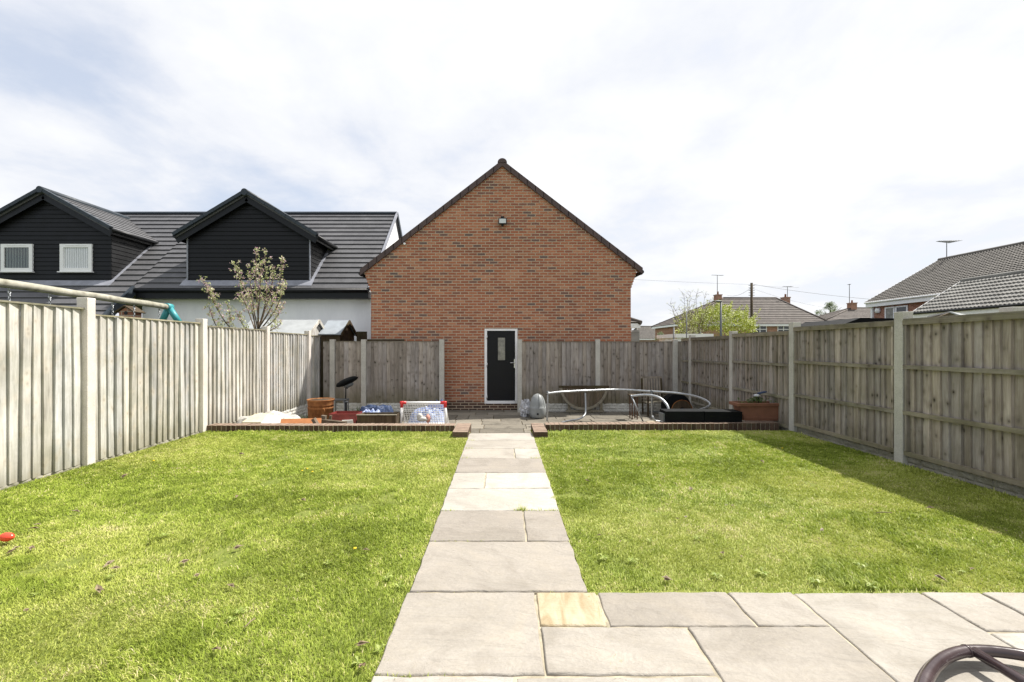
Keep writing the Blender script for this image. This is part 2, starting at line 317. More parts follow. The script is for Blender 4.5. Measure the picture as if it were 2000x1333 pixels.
M['steel'] = simple('galvanised_steel', (0.38, 0.40, 0.42), 0.42, 0.5, metal=0.8, var=0.2, scale=14, bump=0.05)
M['grey_metal'] = simple('grey_metal', (0.12, 0.13, 0.135), 0.5, 0.4, var=0.25)
M['teal'] = simple('teal_plastic', (0.05, 0.30, 0.33), 0.4, 0.4, var=0.1)
M['red'] = simple('red_plastic', (0.62, 0.03, 0.03), 0.35, 0.5, var=0.1, bump=0.02)
M['balloon'] = simple('red_balloon_rubber', (0.80, 0.07, 0.035), 0.22, 0.5, var=0.06, bump=0.0)
M['maroon'] = simple('maroon_plastic', (0.20, 0.035, 0.03), 0.5, 0.4, var=0.2)
M['table_wood'] = wood_mat('old_brown_table_wood', [(0.07, 0.052, 0.038), (0.14, 0.11, 0.085), (0.24, 0.2, 0.165)], algae=0.2, knots=0.2)
M['pale_slat'] = wood_mat('pale_slat_wood', [(0.2, 0.16, 0.12), (0.36, 0.31, 0.25), (0.5, 0.45, 0.39)], knots=0.2)
M['brown_wood'] = simple('brown_wood', (0.10, 0.05, 0.028), 0.7, 0.2)
M['orange'] = simple('orange_board', (0.40, 0.16, 0.06), 0.6, 0.3, var=0.15)
M['terracotta'] = simple('terracotta', (0.215, 0.10, 0.062), 0.75, 0.25, var=0.18, scale=6)
def rust():
    m = Mat('rusty_metal', 0.85, 0.2); p = m.pos()
    m.color(m.ramp(m.noise(m.map(p, (1, 1, 0.5)), 8, 7, 0.7), [(0.3, (0.09, 0.033, 0.016)), (0.5, (0.22, 0.09, 0.032)), (0.7, (0.34, 0.16, 0.06))]))
    m.bump(m.noise(p, 50, 5), 0.5, 0.005); return m.m
M['rust'] = rust()
M['white_sheet'] = simple('white_sheeting', (0.46, 0.45, 0.42), 0.6, 0.4, var=0.15, scale=5)
M['cream'] = simple('cream_board', (0.52, 0.47, 0.34), 0.7, 0.2, var=0.2)
def blue_sheet():
    m = Mat('blue_white_sheet', 0.35, 0.5); p = m.pos(True)
    c = m.ramp(m.noise(p, 9, 5, 0.65, 1.0), [(0.34, (0.05, 0.08, 0.22)), (0.42, (0.2, 0.26, 0.48)), (0.5, (0.38, 0.45, 0.64)), (0.7, (0.56, 0.62, 0.76))])
    m.color(c); return m.m
M['blue'] = blue_sheet()
M['navy2'] = simple('mid_blue_sheet', (0.10, 0.14, 0.32), 0.4, 0.4, var=0.6, scale=6)
M['navy'] = simple('navy_fabric', (0.03, 0.05, 0.11), 0.6, 0.3, var=0.3)
M['grey_cover'] = simple('pale_grey_plastic', (0.25, 0.265, 0.265), 0.5, 0.4, var=0.18, scale=5)
M['bag'] = simple('silver_bag', (0.50, 0.51, 0.54), 0.3, 0.5, var=0.5, scale=7)
M['net'] = simple('white_cord', (0.72, 0.72, 0.7), 0.7, 0.2, var=0.05, bump=0)
M['brown_tube'] = simple('brown_painted_metal', (0.050, 0.034, 0.036), 0.22, 0.5, var=0.25, scale=8, bump=0.03)
M['skin_pink'] = simple('pink_leather', (0.5, 0.25, 0.2), 0.6)
M['cable'] = simple('cable_black', (0.10, 0.10, 0.105), 0.6, var=0.1, bump=0)
def glass_mat(name, tint, rough=0.05):
    m = Mat(name, rough, 0.6); p = m.pos()
    m.color(m.ramp(m.noise(p, 6, 4, 0.6), [(0.35, tuple(c*0.5 for c in tint)), (0.65, tint)])); return m.m
M['glass_dark'] = glass_mat('window_glass', (0.05, 0.055, 0.06))
M['glass_obscure'] = glass_mat('patterned_door_glass', (0.30, 0.29, 0.24), 0.2)
def curtain():
    m = Mat('net_curtain', 0.9, 0.1); p = m.pos(); w = m.node('ShaderNodeTexWave'); m.l.new(p, w.inputs[0]); w.inputs['Scale'].default_value = 4.2; w.inputs['Distortion'].default_value = 1.5; w.inputs['Detail'].default_value = 2
    m.color(m.ramp(w.outputs['Fac'], [(0.2, (0.5, 0.52, 0.52)), (0.8, (0.78, 0.79, 0.79))])); return m.m
def blinds():
    m = Mat('vertical_blinds', 0.9, 0.1); p = m.pos(); w = m.node('ShaderNodeTexWave'); m.l.new(p, w.inputs[0]); w.inputs['Scale'].default_value = 3.3; w.inputs['Distortion'].default_value = 0.3
    m.color(m.ramp(w.outputs['Fac'], [(0.3, (0.03, 0.04, 0.034)), (0.7, (0.15, 0.175, 0.15))])); return m.m
M['curtain'] = curtain(); M['blinds'] = blinds()
def clear_glass():
    m = Mat('clear_glass', 0.03, 0.5); t = m.node('ShaderNodeBsdfTransparent'); g = m.node('ShaderNodeBsdfGlossy'); g.inputs['Roughness'].default_value = 0.03
    mixs = m.node('ShaderNodeMixShader'); mixs.inputs[0].default_value = 0.06
    m.l.new(t.outputs[0], mixs.inputs[1]); m.l.new(g.outputs[0], mixs.inputs[2]); m.l.new(mixs.outputs[0], m.n['Material Output'].inputs[0]); return m.m
M['clear'] = clear_glass()
M['felt'] = simple('grey_roof_felt', (0.30, 0.33, 0.36), 0.8, 0.2, var=0.15, scale=5, obj=False)
M['pale_roof'] = simple('pale_corrugated_roof', (0.36, 0.375, 0.38), 0.6, 0.3, var=0.12, scale=4, obj=False)
M['white_flood'] = simple('floodlight_glass', (0.62, 0.66, 0.66), 0.15, 0.5, var=0.1, bump=0)

# ------------------------------------------------------------------ mesh helpers
class MB:
    def __init__(s): s.bm = bmesh.new(); s.tl = s.bm.faces.layers.float.new('tone')
    def face(s, pts, tone=0.5):
        vs = [s.bm.verts.new(Vector(p)) for p in pts]
        f = s.bm.faces.new(vs); f[s.tl] = tone; return f
    def hexa(s, P, tone=0.5):          # 8 points: bottom 4 ccw, top 4 ccw
        v = [s.bm.verts.new(Vector(p)) for p in P]
        for q in ((3, 2, 1, 0), (4, 5, 6, 7), (0, 1, 5, 4), (1, 2, 6, 5), (2, 3, 7, 6), (3, 0, 4, 7)):
            f = s.bm.faces.new([v[i] for i in q]); f[s.tl] = tone
        return v
    def box(s, x0, x1, y0, y1, z0, z1, tone=0.5, jit=0):
        j = lambda: random.uniform(-jit, jit)
        return s.hexa([(x0+j(), y0+j(), z0), (x1+j(), y0+j(), z0), (x1+j(), y1+j(), z0), (x0+j(), y1+j(), z0),
                (x0+j(), y0+j(), z1+j()), (x1+j(), y0+j(), z1+j()), (x1+j(), y1+j(), z1+j()), (x0+j(), y1+j(), z1+j())], tone)
    def beam(s, a, b, w, h, up=(0, 0, 1), tone=0.5):      # rectangular bar
        a, b = Vector(a), Vector(b); d = (b-a).normalized(); up = Vector(up)
        if abs(d.dot(up)) > 0.99: up = Vector((1, 0, 0))
        r = d.cross(up).normalized(); u = r.cross(d).normalized()
        P = []
        for zz in (-h/2, h/2):
            P += [a-r*w/2+u*zz, a+r*w/2+u*zz, b+r*w/2+u*zz, b-r*w/2+u*zz]
        return s.hexa(P, tone)
    def tube(s, pts, r, seg=8, tone=0.5, cap=True, smooth=True):
        pts = [Vector(p) for p in pts]; n = len(pts)
        rr = r if isinstance(r, (list, tuple)) else [r]*n
        rings = []; prev = None
        for i, p in enumerate(pts):
            d = (pts[min(i+1, n-1)]-pts[max(i-1, 0)])
            if d.length < 1e-7: d = Vector((0, 0, 1))
            d.normalize()
            if prev is None:
                a = Vector((0, 0, 1)) if abs(d.z) < 0.9 else Vector((1, 0, 0)); x = d.cross(a).normalized()
            else: x = (prev-d*prev.dot(d)).normalized()
            prev = x; y = d.cross(x)
            rings.append([s.bm.verts.new(p+(x*math.cos(2*math.pi*k/seg)+y*math.sin(2*math.pi*k/seg))*rr[i]) for k in range(seg)])
        for i in range(n-1):
            for k in range(seg):
                f = s.bm.faces.new([rings[i][k], rings[i][(k+1) % seg], rings[i+1][(k+1) % seg], rings[i+1][k]]); f[s.tl] = tone; f.smooth = smooth
        if cap:
            for rg in (rings[0][::-1], rings[-1]):
                f = s.bm.faces.new(rg); f[s.tl] = tone
    def lathe(s, prof, cx, cy, seg=24, sx=1, sy=1, tone=0.5, rot=0):
        rings = []
        for (r, z) in prof:
            rings.append([s.bm.verts.new((cx+math.cos(2*math.pi*k/seg+rot)*r*sx, cy+math.sin(2*math.pi*k/seg+rot)*r*sy, z)) for k in range(seg)])
        for i in range(len(prof)-1):
            for k in range(seg):
                f = s.bm.faces.new([rings[i][k], rings[i][(k+1) % seg], rings[i+1][(k+1) % seg], rings[i+1][k]]); f.smooth = True; f[s.tl] = tone
        for rg, rev in ((rings[0], True), (rings[-1], False)):
            if prof[0 if rev else -1][0] > 1e-4:
                f = s.bm.faces.new(rg[::-1] if rev else rg); f[s.tl] = tone
    def prism(s, pts, vec, tone=0.5):   # planar polygon extruded along vec
        vec = Vector(vec); a = [s.bm.verts.new(Vector(p)) for p in pts]; b = [s.bm.verts.new(Vector(p)+vec) for p in pts]
        n = len(pts); f = s.bm.faces.new(a[::-1]); f[s.tl] = tone; f = s.bm.faces.new(b); f[s.tl] = tone
        for i in range(n):
            f = s.bm.faces.new([a[i], a[(i+1) % n], b[(i+1) % n], b[i]]); f[s.tl] = tone
    def blob(s, c, r, seed=0, amp=0.2, fr=3.0, tone=0.5, sub=3, sharp=False):
        tmp = bmesh.ops.create_icosphere(s.bm, subdivisions=sub, radius=1)
        for v in tmp['verts']:
            n = noise.noise(v.co*fr+Vector((seed, seed*2.1, 0)))
            if sharp: n = abs(n)*2-0.5
            v.co = Vector((v.co.x*r[0], v.co.y*r[1], v.co.z*r[2]))*(1+amp*n)+Vector(c)
            for f in v.link_faces: f[s.tl] = tone; f.smooth = not sharp
    def bevel(s, w, seg=2):
        es = [e for e in s.bm.edges if len(e.link_faces) == 2 and e.calc_face_angle(0) > 0.5]
        bmesh.ops.bevel(s.bm, geom=es, offset=w, segments=seg, affect='EDGES', profile=0.5)
    def build(s, name, mat, parent=None, origin=None, normals=True):
        if normals: bmesh.ops.recalc_face_normals(s.bm, faces=s.bm.faces[:])
        me = bpy.data.meshes.new(name)
        if origin is not None:
            o = Vector(origin)
            for v in s.bm.verts: v.co -= o
        s.bm.to_mesh(me); s.bm.free(); me.materials.append(mat)
        ob = bpy.data.objects.new(name, me); COL.objects.link(ob)
        if parent: ob.parent = parent; ob.matrix_parent_inverse = parent.matrix_world.inverted()
        if origin is not None: ob.location = Vector(origin)
        return ob

def tag(o, label=None, cat=None, group=None, kind=None):
    if label: o['label'] = label
    if cat: o['category'] = cat
    if group: o['group'] = group
    if kind: o['kind'] = kind
    return o
def thing(name, label, cat, loc=(0, 0, 0), group=None):
    o = bpy.data.objects.new(name, None); COL.objects.link(o); o.location = loc; o.empty_display_size = 0.1
    o.matrix_world = Matrix.Translation(Vector(loc)); bpy.context.view_layer.update()
    return tag(o, label, cat, group)
def copy_tree(o, parent=None):
    c = o.copy(); COL.objects.link(c)
    if parent: c.parent = parent
    for ch in [x for x in bpy.data.objects if x.parent == o]: copy_tree(ch, c)
    return c
def vnoise(x, y, f, seed):
    # vectorised value noise
    rs = np.random.RandomState(seed); g = rs.rand(64, 64)
    x = x*f+100.3; y = y*f+57.7; xi = np.floor(x).astype(int); yi = np.floor(y).astype(int); fx = x-xi; fy = y-yi
    fx = fx*fx*(3-2*fx); fy = fy*fy*(3-2*fy); G = lambda a, b: g[a % 64, b % 64]
    return (G(xi, yi)*(1-fx)+G(xi+1, yi)*fx)*(1-fy)+(G(xi, yi+1)*(1-fx)+G(xi+1, yi+1)*fx)*fy
def catmull(P, n=8):
    P = [Vector(p) for p in P]; out = []
    for i in range(len(P)-1):
        p0, p1, p2, p3 = P[max(i-1, 0)], P[i], P[i+1], P[min(i+2, len(P)-1)]
        for k in range(n):
            t = k/n; out.append(0.5*((2*p1)+(-p0+p2)*t+(2*p0-5*p1+4*p2-p3)*t*t+(-p0+3*p1-3*p2+p3)*t**3))
    return out+[P[-1]]

PATIO_Z = -0.35
XL, XR = -4.75, 4.65            # inner faces of the fence posts
# ------------------------------------------------------------------ the ground
g = MB(); S = 900
g.face([(-S, -60, -0.42), (S, -60, -0.42), (S, S*1.6, -0.42), (-S, S*1.6, -0.42)])
tag(g.build('ground', M['field']), kind='structure')
PXL, PXR = -0.52, 0.478        # path edges
g = MB()
g.box(XL-0.1, PXL-0.0, -0.5, 7.10, -0.40, -0.006); g.box(PXR, XR+0.1, 2.44, 7.16, -0.40, -0.006)
tag(g.build('lawn', M['lawn_base']), kind='structure')
def fan_slab(b, x0, x1, y0, y1, z, tone, th=0.05, step=0.035, amp=0.0034, gap=0.006, tilt=0.003):
    """one riven slab with uneven arrises"""
    x0 += gap; x1 -= gap; y0 += gap; y1 -= gap
    pts = []
    def seg(a, c):
        n = max(2, int((Vector(c)-Vector(a)).length/step))
        for i in range(n): pts.append(Vector(a).lerp(Vector(c), i/n))
    seg((x0, y0, 0), (x1, y0, 0)); seg((x1, y0, 0), (x1, y1, 0)); seg((x1, y1, 0), (x0, y1, 0)); seg((x0, y1, 0), (x0, y0, 0))
    c = Vector(((x0+x1)/2, (y0+y1)/2, 0)); tx = random.uniform(-tilt, tilt); ty = random.uniform(-tilt, tilt)
    rim, low, inn = [], [], []
    for p in pts:
        q = p+Vector((noise.noise(p*9+Vector((tone*50, 0, 0))), noise.noise(p*9+Vector((0, tone*50, 3))), 0))*amp*2.2
        zz = z+(q.x-c.x)*tx/0.4+(q.y-c.y)*ty/0.3
        d = (c-q); d.z = 0; d = Vector((math.copysign(min(abs(d.x), 0.007), d.x), math.copysign(min(abs(d.y), 0.007), d.y), 0))
        low.append(b.bm.verts.new((q.x, q.y, z-th))); rim.append(b.bm.verts.new((q.x, q.y, zz-0.006-abs(noise.noise(q*30))*0.006)))
        inn.append(b.bm.verts.new((q.x+d.x, q.y+d.y, zz)))
    n = len(pts)
    for i in range(n):
        k = (i+1) % n
        for A, B in ((low, rim), (rim, inn)):
            f = b.bm.faces.new([A[i], A[k], B[k], B[i]]); f[b.tl] = tone; f.smooth = (A is rim)
    f = b.bm.faces.new(inn); f[b.tl] = tone
# garden path
b = MB()
rows = [2.44, 3.075, 3.647, 4.21, 4.75, 5.35, 5.86, 6.37, 6.90]
spl = {1: 0.17, 3: -0.176, 5: 0.156}
tones = {0: [0.40], 1: [0.22, 0.30], 2: [0.84], 3: [0.72, 0.90], 4: [0.28], 5: [0.56, 0.80], 6: [0.60], 7: [0.66]}
for i in range(8):
    xs = [PXL, spl[i], PXR] if i in spl else [PXL, PXR]
    for k in range(len(xs)-1):
        fan_slab(b, xs[k], xs[k+1], rows[i], rows[i+1], 0.012, tones[i][k])
tag(b.build('path', M['stone']), kind='structure')
# near patio
b = MB()
big = [(PXL-0.015, 0.18, 1.82, 2.44, 0.50), (0.18, 0.52, 2.138, 2.44, 0.98), (0.52, 1.24, 2.138, 2.44, 0.36), (1.24, 1.6, 2.138, 2.44, 0.48),
       (0.18, 0.893, 1.82, 2.138, 0.55), (0.893, 1.6, 1.56, 2.138, 0.46), (1.6, 2.31, 1.56, 2.44, 0.62), (2.31, 2.64, 2.1, 2.44, 0.57), (2.64, 3.3, 1.84, 2.44, 0.66),
       (2.31, 2.64, 1.56, 2.1, 0.82), (3.3, 4.0, 1.84, 2.44, 0.5), (4.0, 4.65, 1.84, 2.44, 0.6), (2.64, 3.5, 1.2, 1.84, 0.6), (3.5, 4.65, 1.2, 1.84, 0.4),
       (0.893, 1.6, 0.95, 1.56, 0.6), (1.6, 2.31, 0.95, 1.56, 0.4), (2.31, 2.64, 0.95, 1.56, 0.7),
       (PXL-0.015, 0.05, 1.22, 1.82, 0.75), (0.05, 0.893, 1.22, 1.82, 0.66), (PXL-0.015, 0.3, 0.62, 1.22, 0.5), (0.3, 0.893, 0.62, 1.22, 0.3),
       (0.893, 1.6, 0.3, 0.95, 0.5), (1.6, 2.64, 0.3, 0.95, 0.6), (2.64, 4.65, 0.3, 1.2, 0.5), (PXL-0.015, 0.893, 0.0, 0.62, 0.5)]
for x0, x1, y0, y1, t in big: fan_slab(b, x0, x1, y0, y1, 0.012, t)
tag(b.build('near_patio', M['stone']), kind='structure')
b = MB(); b.box(PXL+0.02, PXR-0.02, 2.44, 6.88, -0.38, 0.003); b.box(PXL, XR+0.08, -0.4, 2.425, -0.38, 0.0025)
tag(b.build('paving_bed', M['joint']), kind='structure')
# sunken rear patio, steps
b = MB(); y = 6.95
while y < 11.85:
    h = random.choice([0.3, 0.45, 0.6]); x = XL+0.02+random.uniform(-0.3, 0)
    y1 = min(y+h, 11.88)
    while x < XR:
        w = random.choice([0.3, 0.45, 0.6, 0.9]); fan_slab(b, max(x, XL), min(x+w, XR), y, y1, PATIO_Z+0.006, random.random(), step=0.15)
        x += w
    y = y1
tag(b.build('rear_patio', M['stone_old']), kind='structure')
b = MB(); b.box(XL-0.15, XR+0.15, 6.91, 12.0, -0.44, PATIO_Z-0.012)
tag(b.build('rear_patio_bed', M['soil']), kind='structure')
b = MB(); fan_slab(b, PXL, PXR, 6.93, 7.32, -0.16, 0.3, th=0.18)
tag(b.build('patio_step', M['stone_old']), kind='structure')

# ------------------------------------------------------------------ lawn grass
def make_grass():
    regs = [(XL+0.02, PXL+0.01, 1.2, 7.05), (PXR-0.01, XR-0.0, 2.45, 7.12)]
    X, Y = [], []
    for (x0, x1, y0, y1) in regs:
        nb = int((x1-x0)*(y1-y0)*24000); x = np.random.uniform(x0, x1, nb); y = np.random.uniform(y0, y1, nb)
        keep = np.random.rand(nb) < np.clip(2.9/np.maximum(y, 1.2)**0.85/1.5, 0.16, 1.0)
        ex = (vnoise(x, y, 8.0, 5)-0.5)*0.05
        bare = vnoise(x, y, 2.3, 71)*0.55+vnoise(x, y, 7.0, 72)*0.45; keep &= np.random.rand(nb) < np.clip((0.83-bare)/0.12, 0.12, 1)
        keep &= (x+ex < x1-0.008 if x0 < 0 else x+ex > x0+0.008) & ((y+ex > y0+0.022) if x0 > 0 else True)
        X.append(x[keep]); Y.append(y[keep])
    x = np.concatenate(X); y = np.concatenate(Y); n = len(x)
    l = 0.5*vnoise(x*0.65, y, 0.75, 11)+0.3*vnoise(x*0.8, y, 2.1, 12)+0.2*vnoise(x, y, 6.5, 13)
    dry = np.clip((l-0.40)/0.28, 0, 1)
    lushp = np.clip((vnoise(x, y, 1.3, 21)*0.6+vnoise(x, y, 3.7, 22)*0.4-0.62)/0.14, 0, 1)
    dry = dry*(1-lushp)
    far = np.clip((y-2.2)/4.5, 0, 1)
    h = (0.011+0.015*np.random.rand(n)+0.016*lushp+0.012*(np.random.rand(n) > 0.97))*(1-0.22*dry)
    edge = np.minimum(np.minimum(np.abs(x-(XL+0.02)), np.abs(x-XR)), np.abs(y-7.06)); h *= 1+0.9*np.exp(-edge/0.05)
    eg = np.minimum(np.abs(x-PXL), np.abs(x-PXR)); h *= 1-0.25*np.exp(-eg/0.04)
    w = (0.0013+0.0011*np.random.rand(n))*(1+1.9*far)
    th = np.random.rand(n)*2*np.pi; lean = (0.25+0.95*np.random.rand(n))*h
    # wind-like common lean in patches
    la = th*0.0+2*np.pi*vnoise(x, y, 1.1, 31)+np.random.randn(n)*1.3
    dx, dy = np.cos(la)*lean, np.sin(la)*lean; px, py = np.cos(th)*w, np.sin(th)*w
    V = np.zeros((n, 5, 3), np.float32); z0 = -0.006
    V[:, 0] = np.stack([x-px, y-py, np.full(n, z0)], 1); V[:, 1] = np.stack([x+px, y+py, np.full(n, z0)], 1)
    mx, my, mz = x+dx*0.35, y+dy*0.35, z0+h*0.6
    V[:, 2] = np.stack([mx+px*0.8, my+py*0.8, mz], 1); V[:, 3] = np.stack([mx-px*0.8, my-py*0.8, mz], 1)
    V[:, 4] = np.stack([x+dx, y+dy, z0+h*np.clip(1.1-0.35*lean/h, 0.4, 1)], 1)
    base = (np.arange(n)*5)[:, None]
    loops = (base+np.array([[0, 1, 2, 3, 3, 2, 4]])).ravel().astype(np.int32)
    me = bpy.data.meshes.new('grass'); me.vertices.add(n*5); me.vertices.foreach_set('co', V.ravel())
    me.loops.add(len(loops)); me.loops.foreach_set('vertex_index', loops)
    st = (np.arange(n)*7)[:, None]+np.array([[0, 4]]); me.polygons.add(n*2)
    me.polygons.foreach_set('loop_start', st.ravel().astype(np.int32)); me.polygons.foreach_set('loop_total', np.tile([4, 3], n).astype(np.int32))
    me.update(calc_edges=True)
    fine = vnoise(x, y, 14, 41)
    edg = np.exp(-np.minimum(np.minimum(np.abs(x-PXL), np.abs(x-PXR)), np.where(x > 0, np.abs(y-2.45), 9))/0.03)
    dry = np.clip(dry+0.7*edg*np.random.rand(n), 0, 1)
    mid = vnoise(x*0.7, y*1.3, 3.1, 51)
    tone = np.clip(0.28*np.random.randn(n)*0.8+0.40+0.55*(fine-0.5)+0.42*(mid-0.5)+0.15*(np.random.rand(n) > 0.93), 0, 1)
    for nm, a in (('tone', tone), ('lush', np.clip(dry+0.12*np.random.randn(n), 0, 1))):
        at = me.attributes.new(nm, 'FLOAT', 'FACE'); at.data.foreach_set('value', np.repeat(a, 2).astype(np.float32))
    me.materials.append(M['grass']); o = bpy.data.objects.new('grass', me); COL.objects.link(o)
    tag(o, 'short patchy green lawn grass on both sides of the paved path', 'grass', kind='stuff')
    print('blades', n)
make_grass()

# ------------------------------------------------------------------ fences
def fence_panel(parent, p0, p1, z0, z1, nrm, mat, capmat, railmat, style='face', pitch=0.105, seed=0):
    rnd = random.Random(seed); p0 = Vector((*p0, 0)); p1 = Vector((*p1, 0)); d = (p1-p0); L = d.length; d.normalize(); nrm = Vector((*nrm, 0)).normalized()
    b = MB(); n = int(L/pitch); pt = L/n; zb = z0
    P = lambda s, z, o: p0+d*s+nrm*o+Vector((0, 0, z))
    var = 0.02 if style == 'face' else 0.30; cuts = [0.0]
    for i in range(n): cuts.append(cuts[-1]+pt*(1+rnd.uniform(-var, var)))
    cuts = [c*L/cuts[-1] for c in cuts]
    for i in range(n):
        s0 = cuts[i]-0.004; s1 = cuts[i+1]+0.014; j = rnd.uniform(-0.004, 0.004); tw = rnd.uniform(-0.004, 0.004); wz = [rnd.uniform(-0.006, 0.006) for _ in range(4)]
        tone = min(1, max(0, rnd.gauss(0.5, 0.25))); ts = rnd.uniform(-0.013, 0.013); zt = z1-rnd.uniform(0, 0.006); zl = zb-rnd.uniform(0, 0.012)
        thick, thin = (0.029, 0.006)
        a0 = 0.013; o1 = 0.012
        # four levels so that boards can warp a little
        lev = [zl+(zt-zl)*k/3 for k in range(4)]; rings = []
        for k, z in enumerate(lev):
            wv = wz[k]; sh = ts*k/3
            rings.append([P(s0+sh, z, -0.008+j+wv), P(s1+sh, z, -0.012+j+wv+tw), P(s1+sh, z, thin-0.012+j+wv+tw+0.004), P(s0+sh, z, thick-0.002+j+wv)])
        vs = [[b.bm.verts.new(q) for q in r] for r in rings]
        for k in range(3):
            for q in range(4):
                f = b.bm.faces.new([vs[k][q], vs[k][(q+1) % 4], vs[k+1][(q+1) % 4], vs[k+1][q]]); f[b.tl] = tone
        for r in (vs[0][::-1], vs[-1]): f = b.bm.faces.new(r); f[b.tl] = tone
    b.build('fence_panel', mat, parent)
    if style == 'face':
        b = MB(); b.beam(P(0.0, z1+0.009, 0.008), P(L, z1+0.009, 0.008), 0.048, 0.018, tone=rnd.random()); b.build('cap_rail', capmat, parent)
    else:
        for hz, hh, dd in ((z1-0.028, 0.056, 0.045), (z0+(z1-z0)*0.655, 0.045, 0.04), (z0+(z1-z0)*0.32, 0.045, 0.04), (z0+0.035, 0.05, 0.03)):
            b = MB(); b.beam(P(0.0, hz+rnd.uniform(-.005, .005), 0.02+dd/2), P(L, hz+rnd.uniform(-.005, .005), 0.02+dd/2), dd, hh, tone=rnd.random()); b.bevel(0.003, 1)
            b.build('rail', railmat, parent)
        b = MB(); b.beam(P(0.0, z1+0.008, 0.02), P(L, z1+0.008, 0.02), 0.075, 0.014, tone=rnd.random()); b.build('cap_rail', railmat, parent)
        # upright battens at the panel ends
        for s in (0.03, L-0.03):
            b = MB(); b.beam(P(s, z0+0.06, 0.032), P(s, z1-0.056, 0.032), 0.022, 0.05, up=tuple(nrm), tone=rnd.random()); b.build('batten', mat, parent)
def gravel_board(parent, p0, p1, z0, z1, nrm, seed=0, mat='rock'):
    b = MB(); p0 = Vector((*p0, 0)); p1 = Vector((*p1, 0)); d = p1-p0; L = d.length; d.normalize(); nrm = Vector((*nrm, 0)).normalized()
    nx = int(L/0.02); nz = max(6, int((z1-z0)/0.018)); G = []
    rnd = random.Random(seed); rowoff = [rnd.uniform(0, 3) for _ in range(9)]
    for i in range(nx+1):
        row = []
        for k in range(nz+1):
            s = L*i/nx; z = z0+(z1-z0)*k/nz
            r = (z-z0)/0.075; ri = int(r); rf = r-ri; c = ((s+rowoff[ri % 9])/0.19) % 1
            e = min(rf, 1-rf, c*1.8, (1-c)*1.8); dep = min(1, e/0.22)
            n = noise.noise(Vector((s*14, z*14, seed)))*0.012+noise.noise(Vector((s*40, z*40, seed+3)))*0.005
            o = -0.005 if k in (nz,) else (-0.014+0.018*dep+n*dep)
            row.append(b.bm.verts.new(p0+d*s+nrm*o+Vector((0, 0, z))))
        G.append(row)
    for i in range(nx):
        for k in range(nz):
            f = b.bm.faces.new([G[i][k], G[i+1][k], G[i+1][k+1], G[i][k+1]]); f[b.tl] = 0.5
    back = nrm*-0.045
    top = [r[-1] for r in G]; tb = [b.bm.verts.new(v.co+back) for v in (top[0], top[-1])]; b.bm.faces.new([*top, tb[1], tb[0]])
    b.build('gravel_board', M[mat], parent)
def conc_post(parent, x, y, w, dp, z0, z1, mat, lean=0, round_top=False):
    b = MB(); c = 0.018; zt = z1-0.025
    vs = b.hexa([(x-w/2, y-dp/2, z0), (x+w/2, y-dp/2, z0), (x+w/2, y+dp/2, z0), (x-w/2, y+dp/2, z0),
                 (x-w/2+lean, y-dp/2, zt), (x+w/2+lean, y-dp/2, zt), (x+w/2+lean, y+dp/2, zt), (x-w/2+lean, y+dp/2, zt)])
    r = bmesh.ops.inset_region(b.bm, faces=[f for f in b.bm.faces if all(abs(v.co.z-zt) < 1e-5 for v in f.verts)], thickness=0.022)
    topf = [f for f in b.bm.faces if all(abs(v.co.z-zt) < 1e-5 for v in f.verts) and f not in r['faces']]
    for f in topf:
        for v in f.verts: v.co.z = z1
    b.bevel(0.006, 2); b.build('post', mat, parent)

LY = [3.15, 5.09, 7.04, 8.95, 10.88]
# left fence: board face towards the garden
fl = thing('garden_fence', 'sunlit pale featheredge board fence along the left of the lawn, with stepped concrete posts', 'fence', (XL-0.06, 3.15, 0))
ltops = [1.93, 1.93, 1.81, 1.775, 1.755]; lp = [1.795, 1.73, 1.69, 1.655, 1.635]
conc_post(fl, XL-0.06, 1.21, 0.125, 0.105, -0.4, 1.98, M['concrete_pink'])
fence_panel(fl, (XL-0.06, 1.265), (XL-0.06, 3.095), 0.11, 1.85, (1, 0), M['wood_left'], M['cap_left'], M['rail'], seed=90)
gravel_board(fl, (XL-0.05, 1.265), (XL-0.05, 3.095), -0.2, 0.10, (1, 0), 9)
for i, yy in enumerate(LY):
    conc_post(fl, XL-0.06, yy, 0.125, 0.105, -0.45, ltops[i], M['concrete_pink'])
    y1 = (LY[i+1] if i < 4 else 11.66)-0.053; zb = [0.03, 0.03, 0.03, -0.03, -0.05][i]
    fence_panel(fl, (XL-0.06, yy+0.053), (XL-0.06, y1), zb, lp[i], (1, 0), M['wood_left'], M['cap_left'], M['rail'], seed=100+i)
    gravel_board(fl, (XL-0.05, yy+0.053), (XL-0.05, y1), -0.42 if i > 1 else -0.2, zb-0.004, (1, 0), 10+i, 'rock_pale' if i > 2 else 'rock')
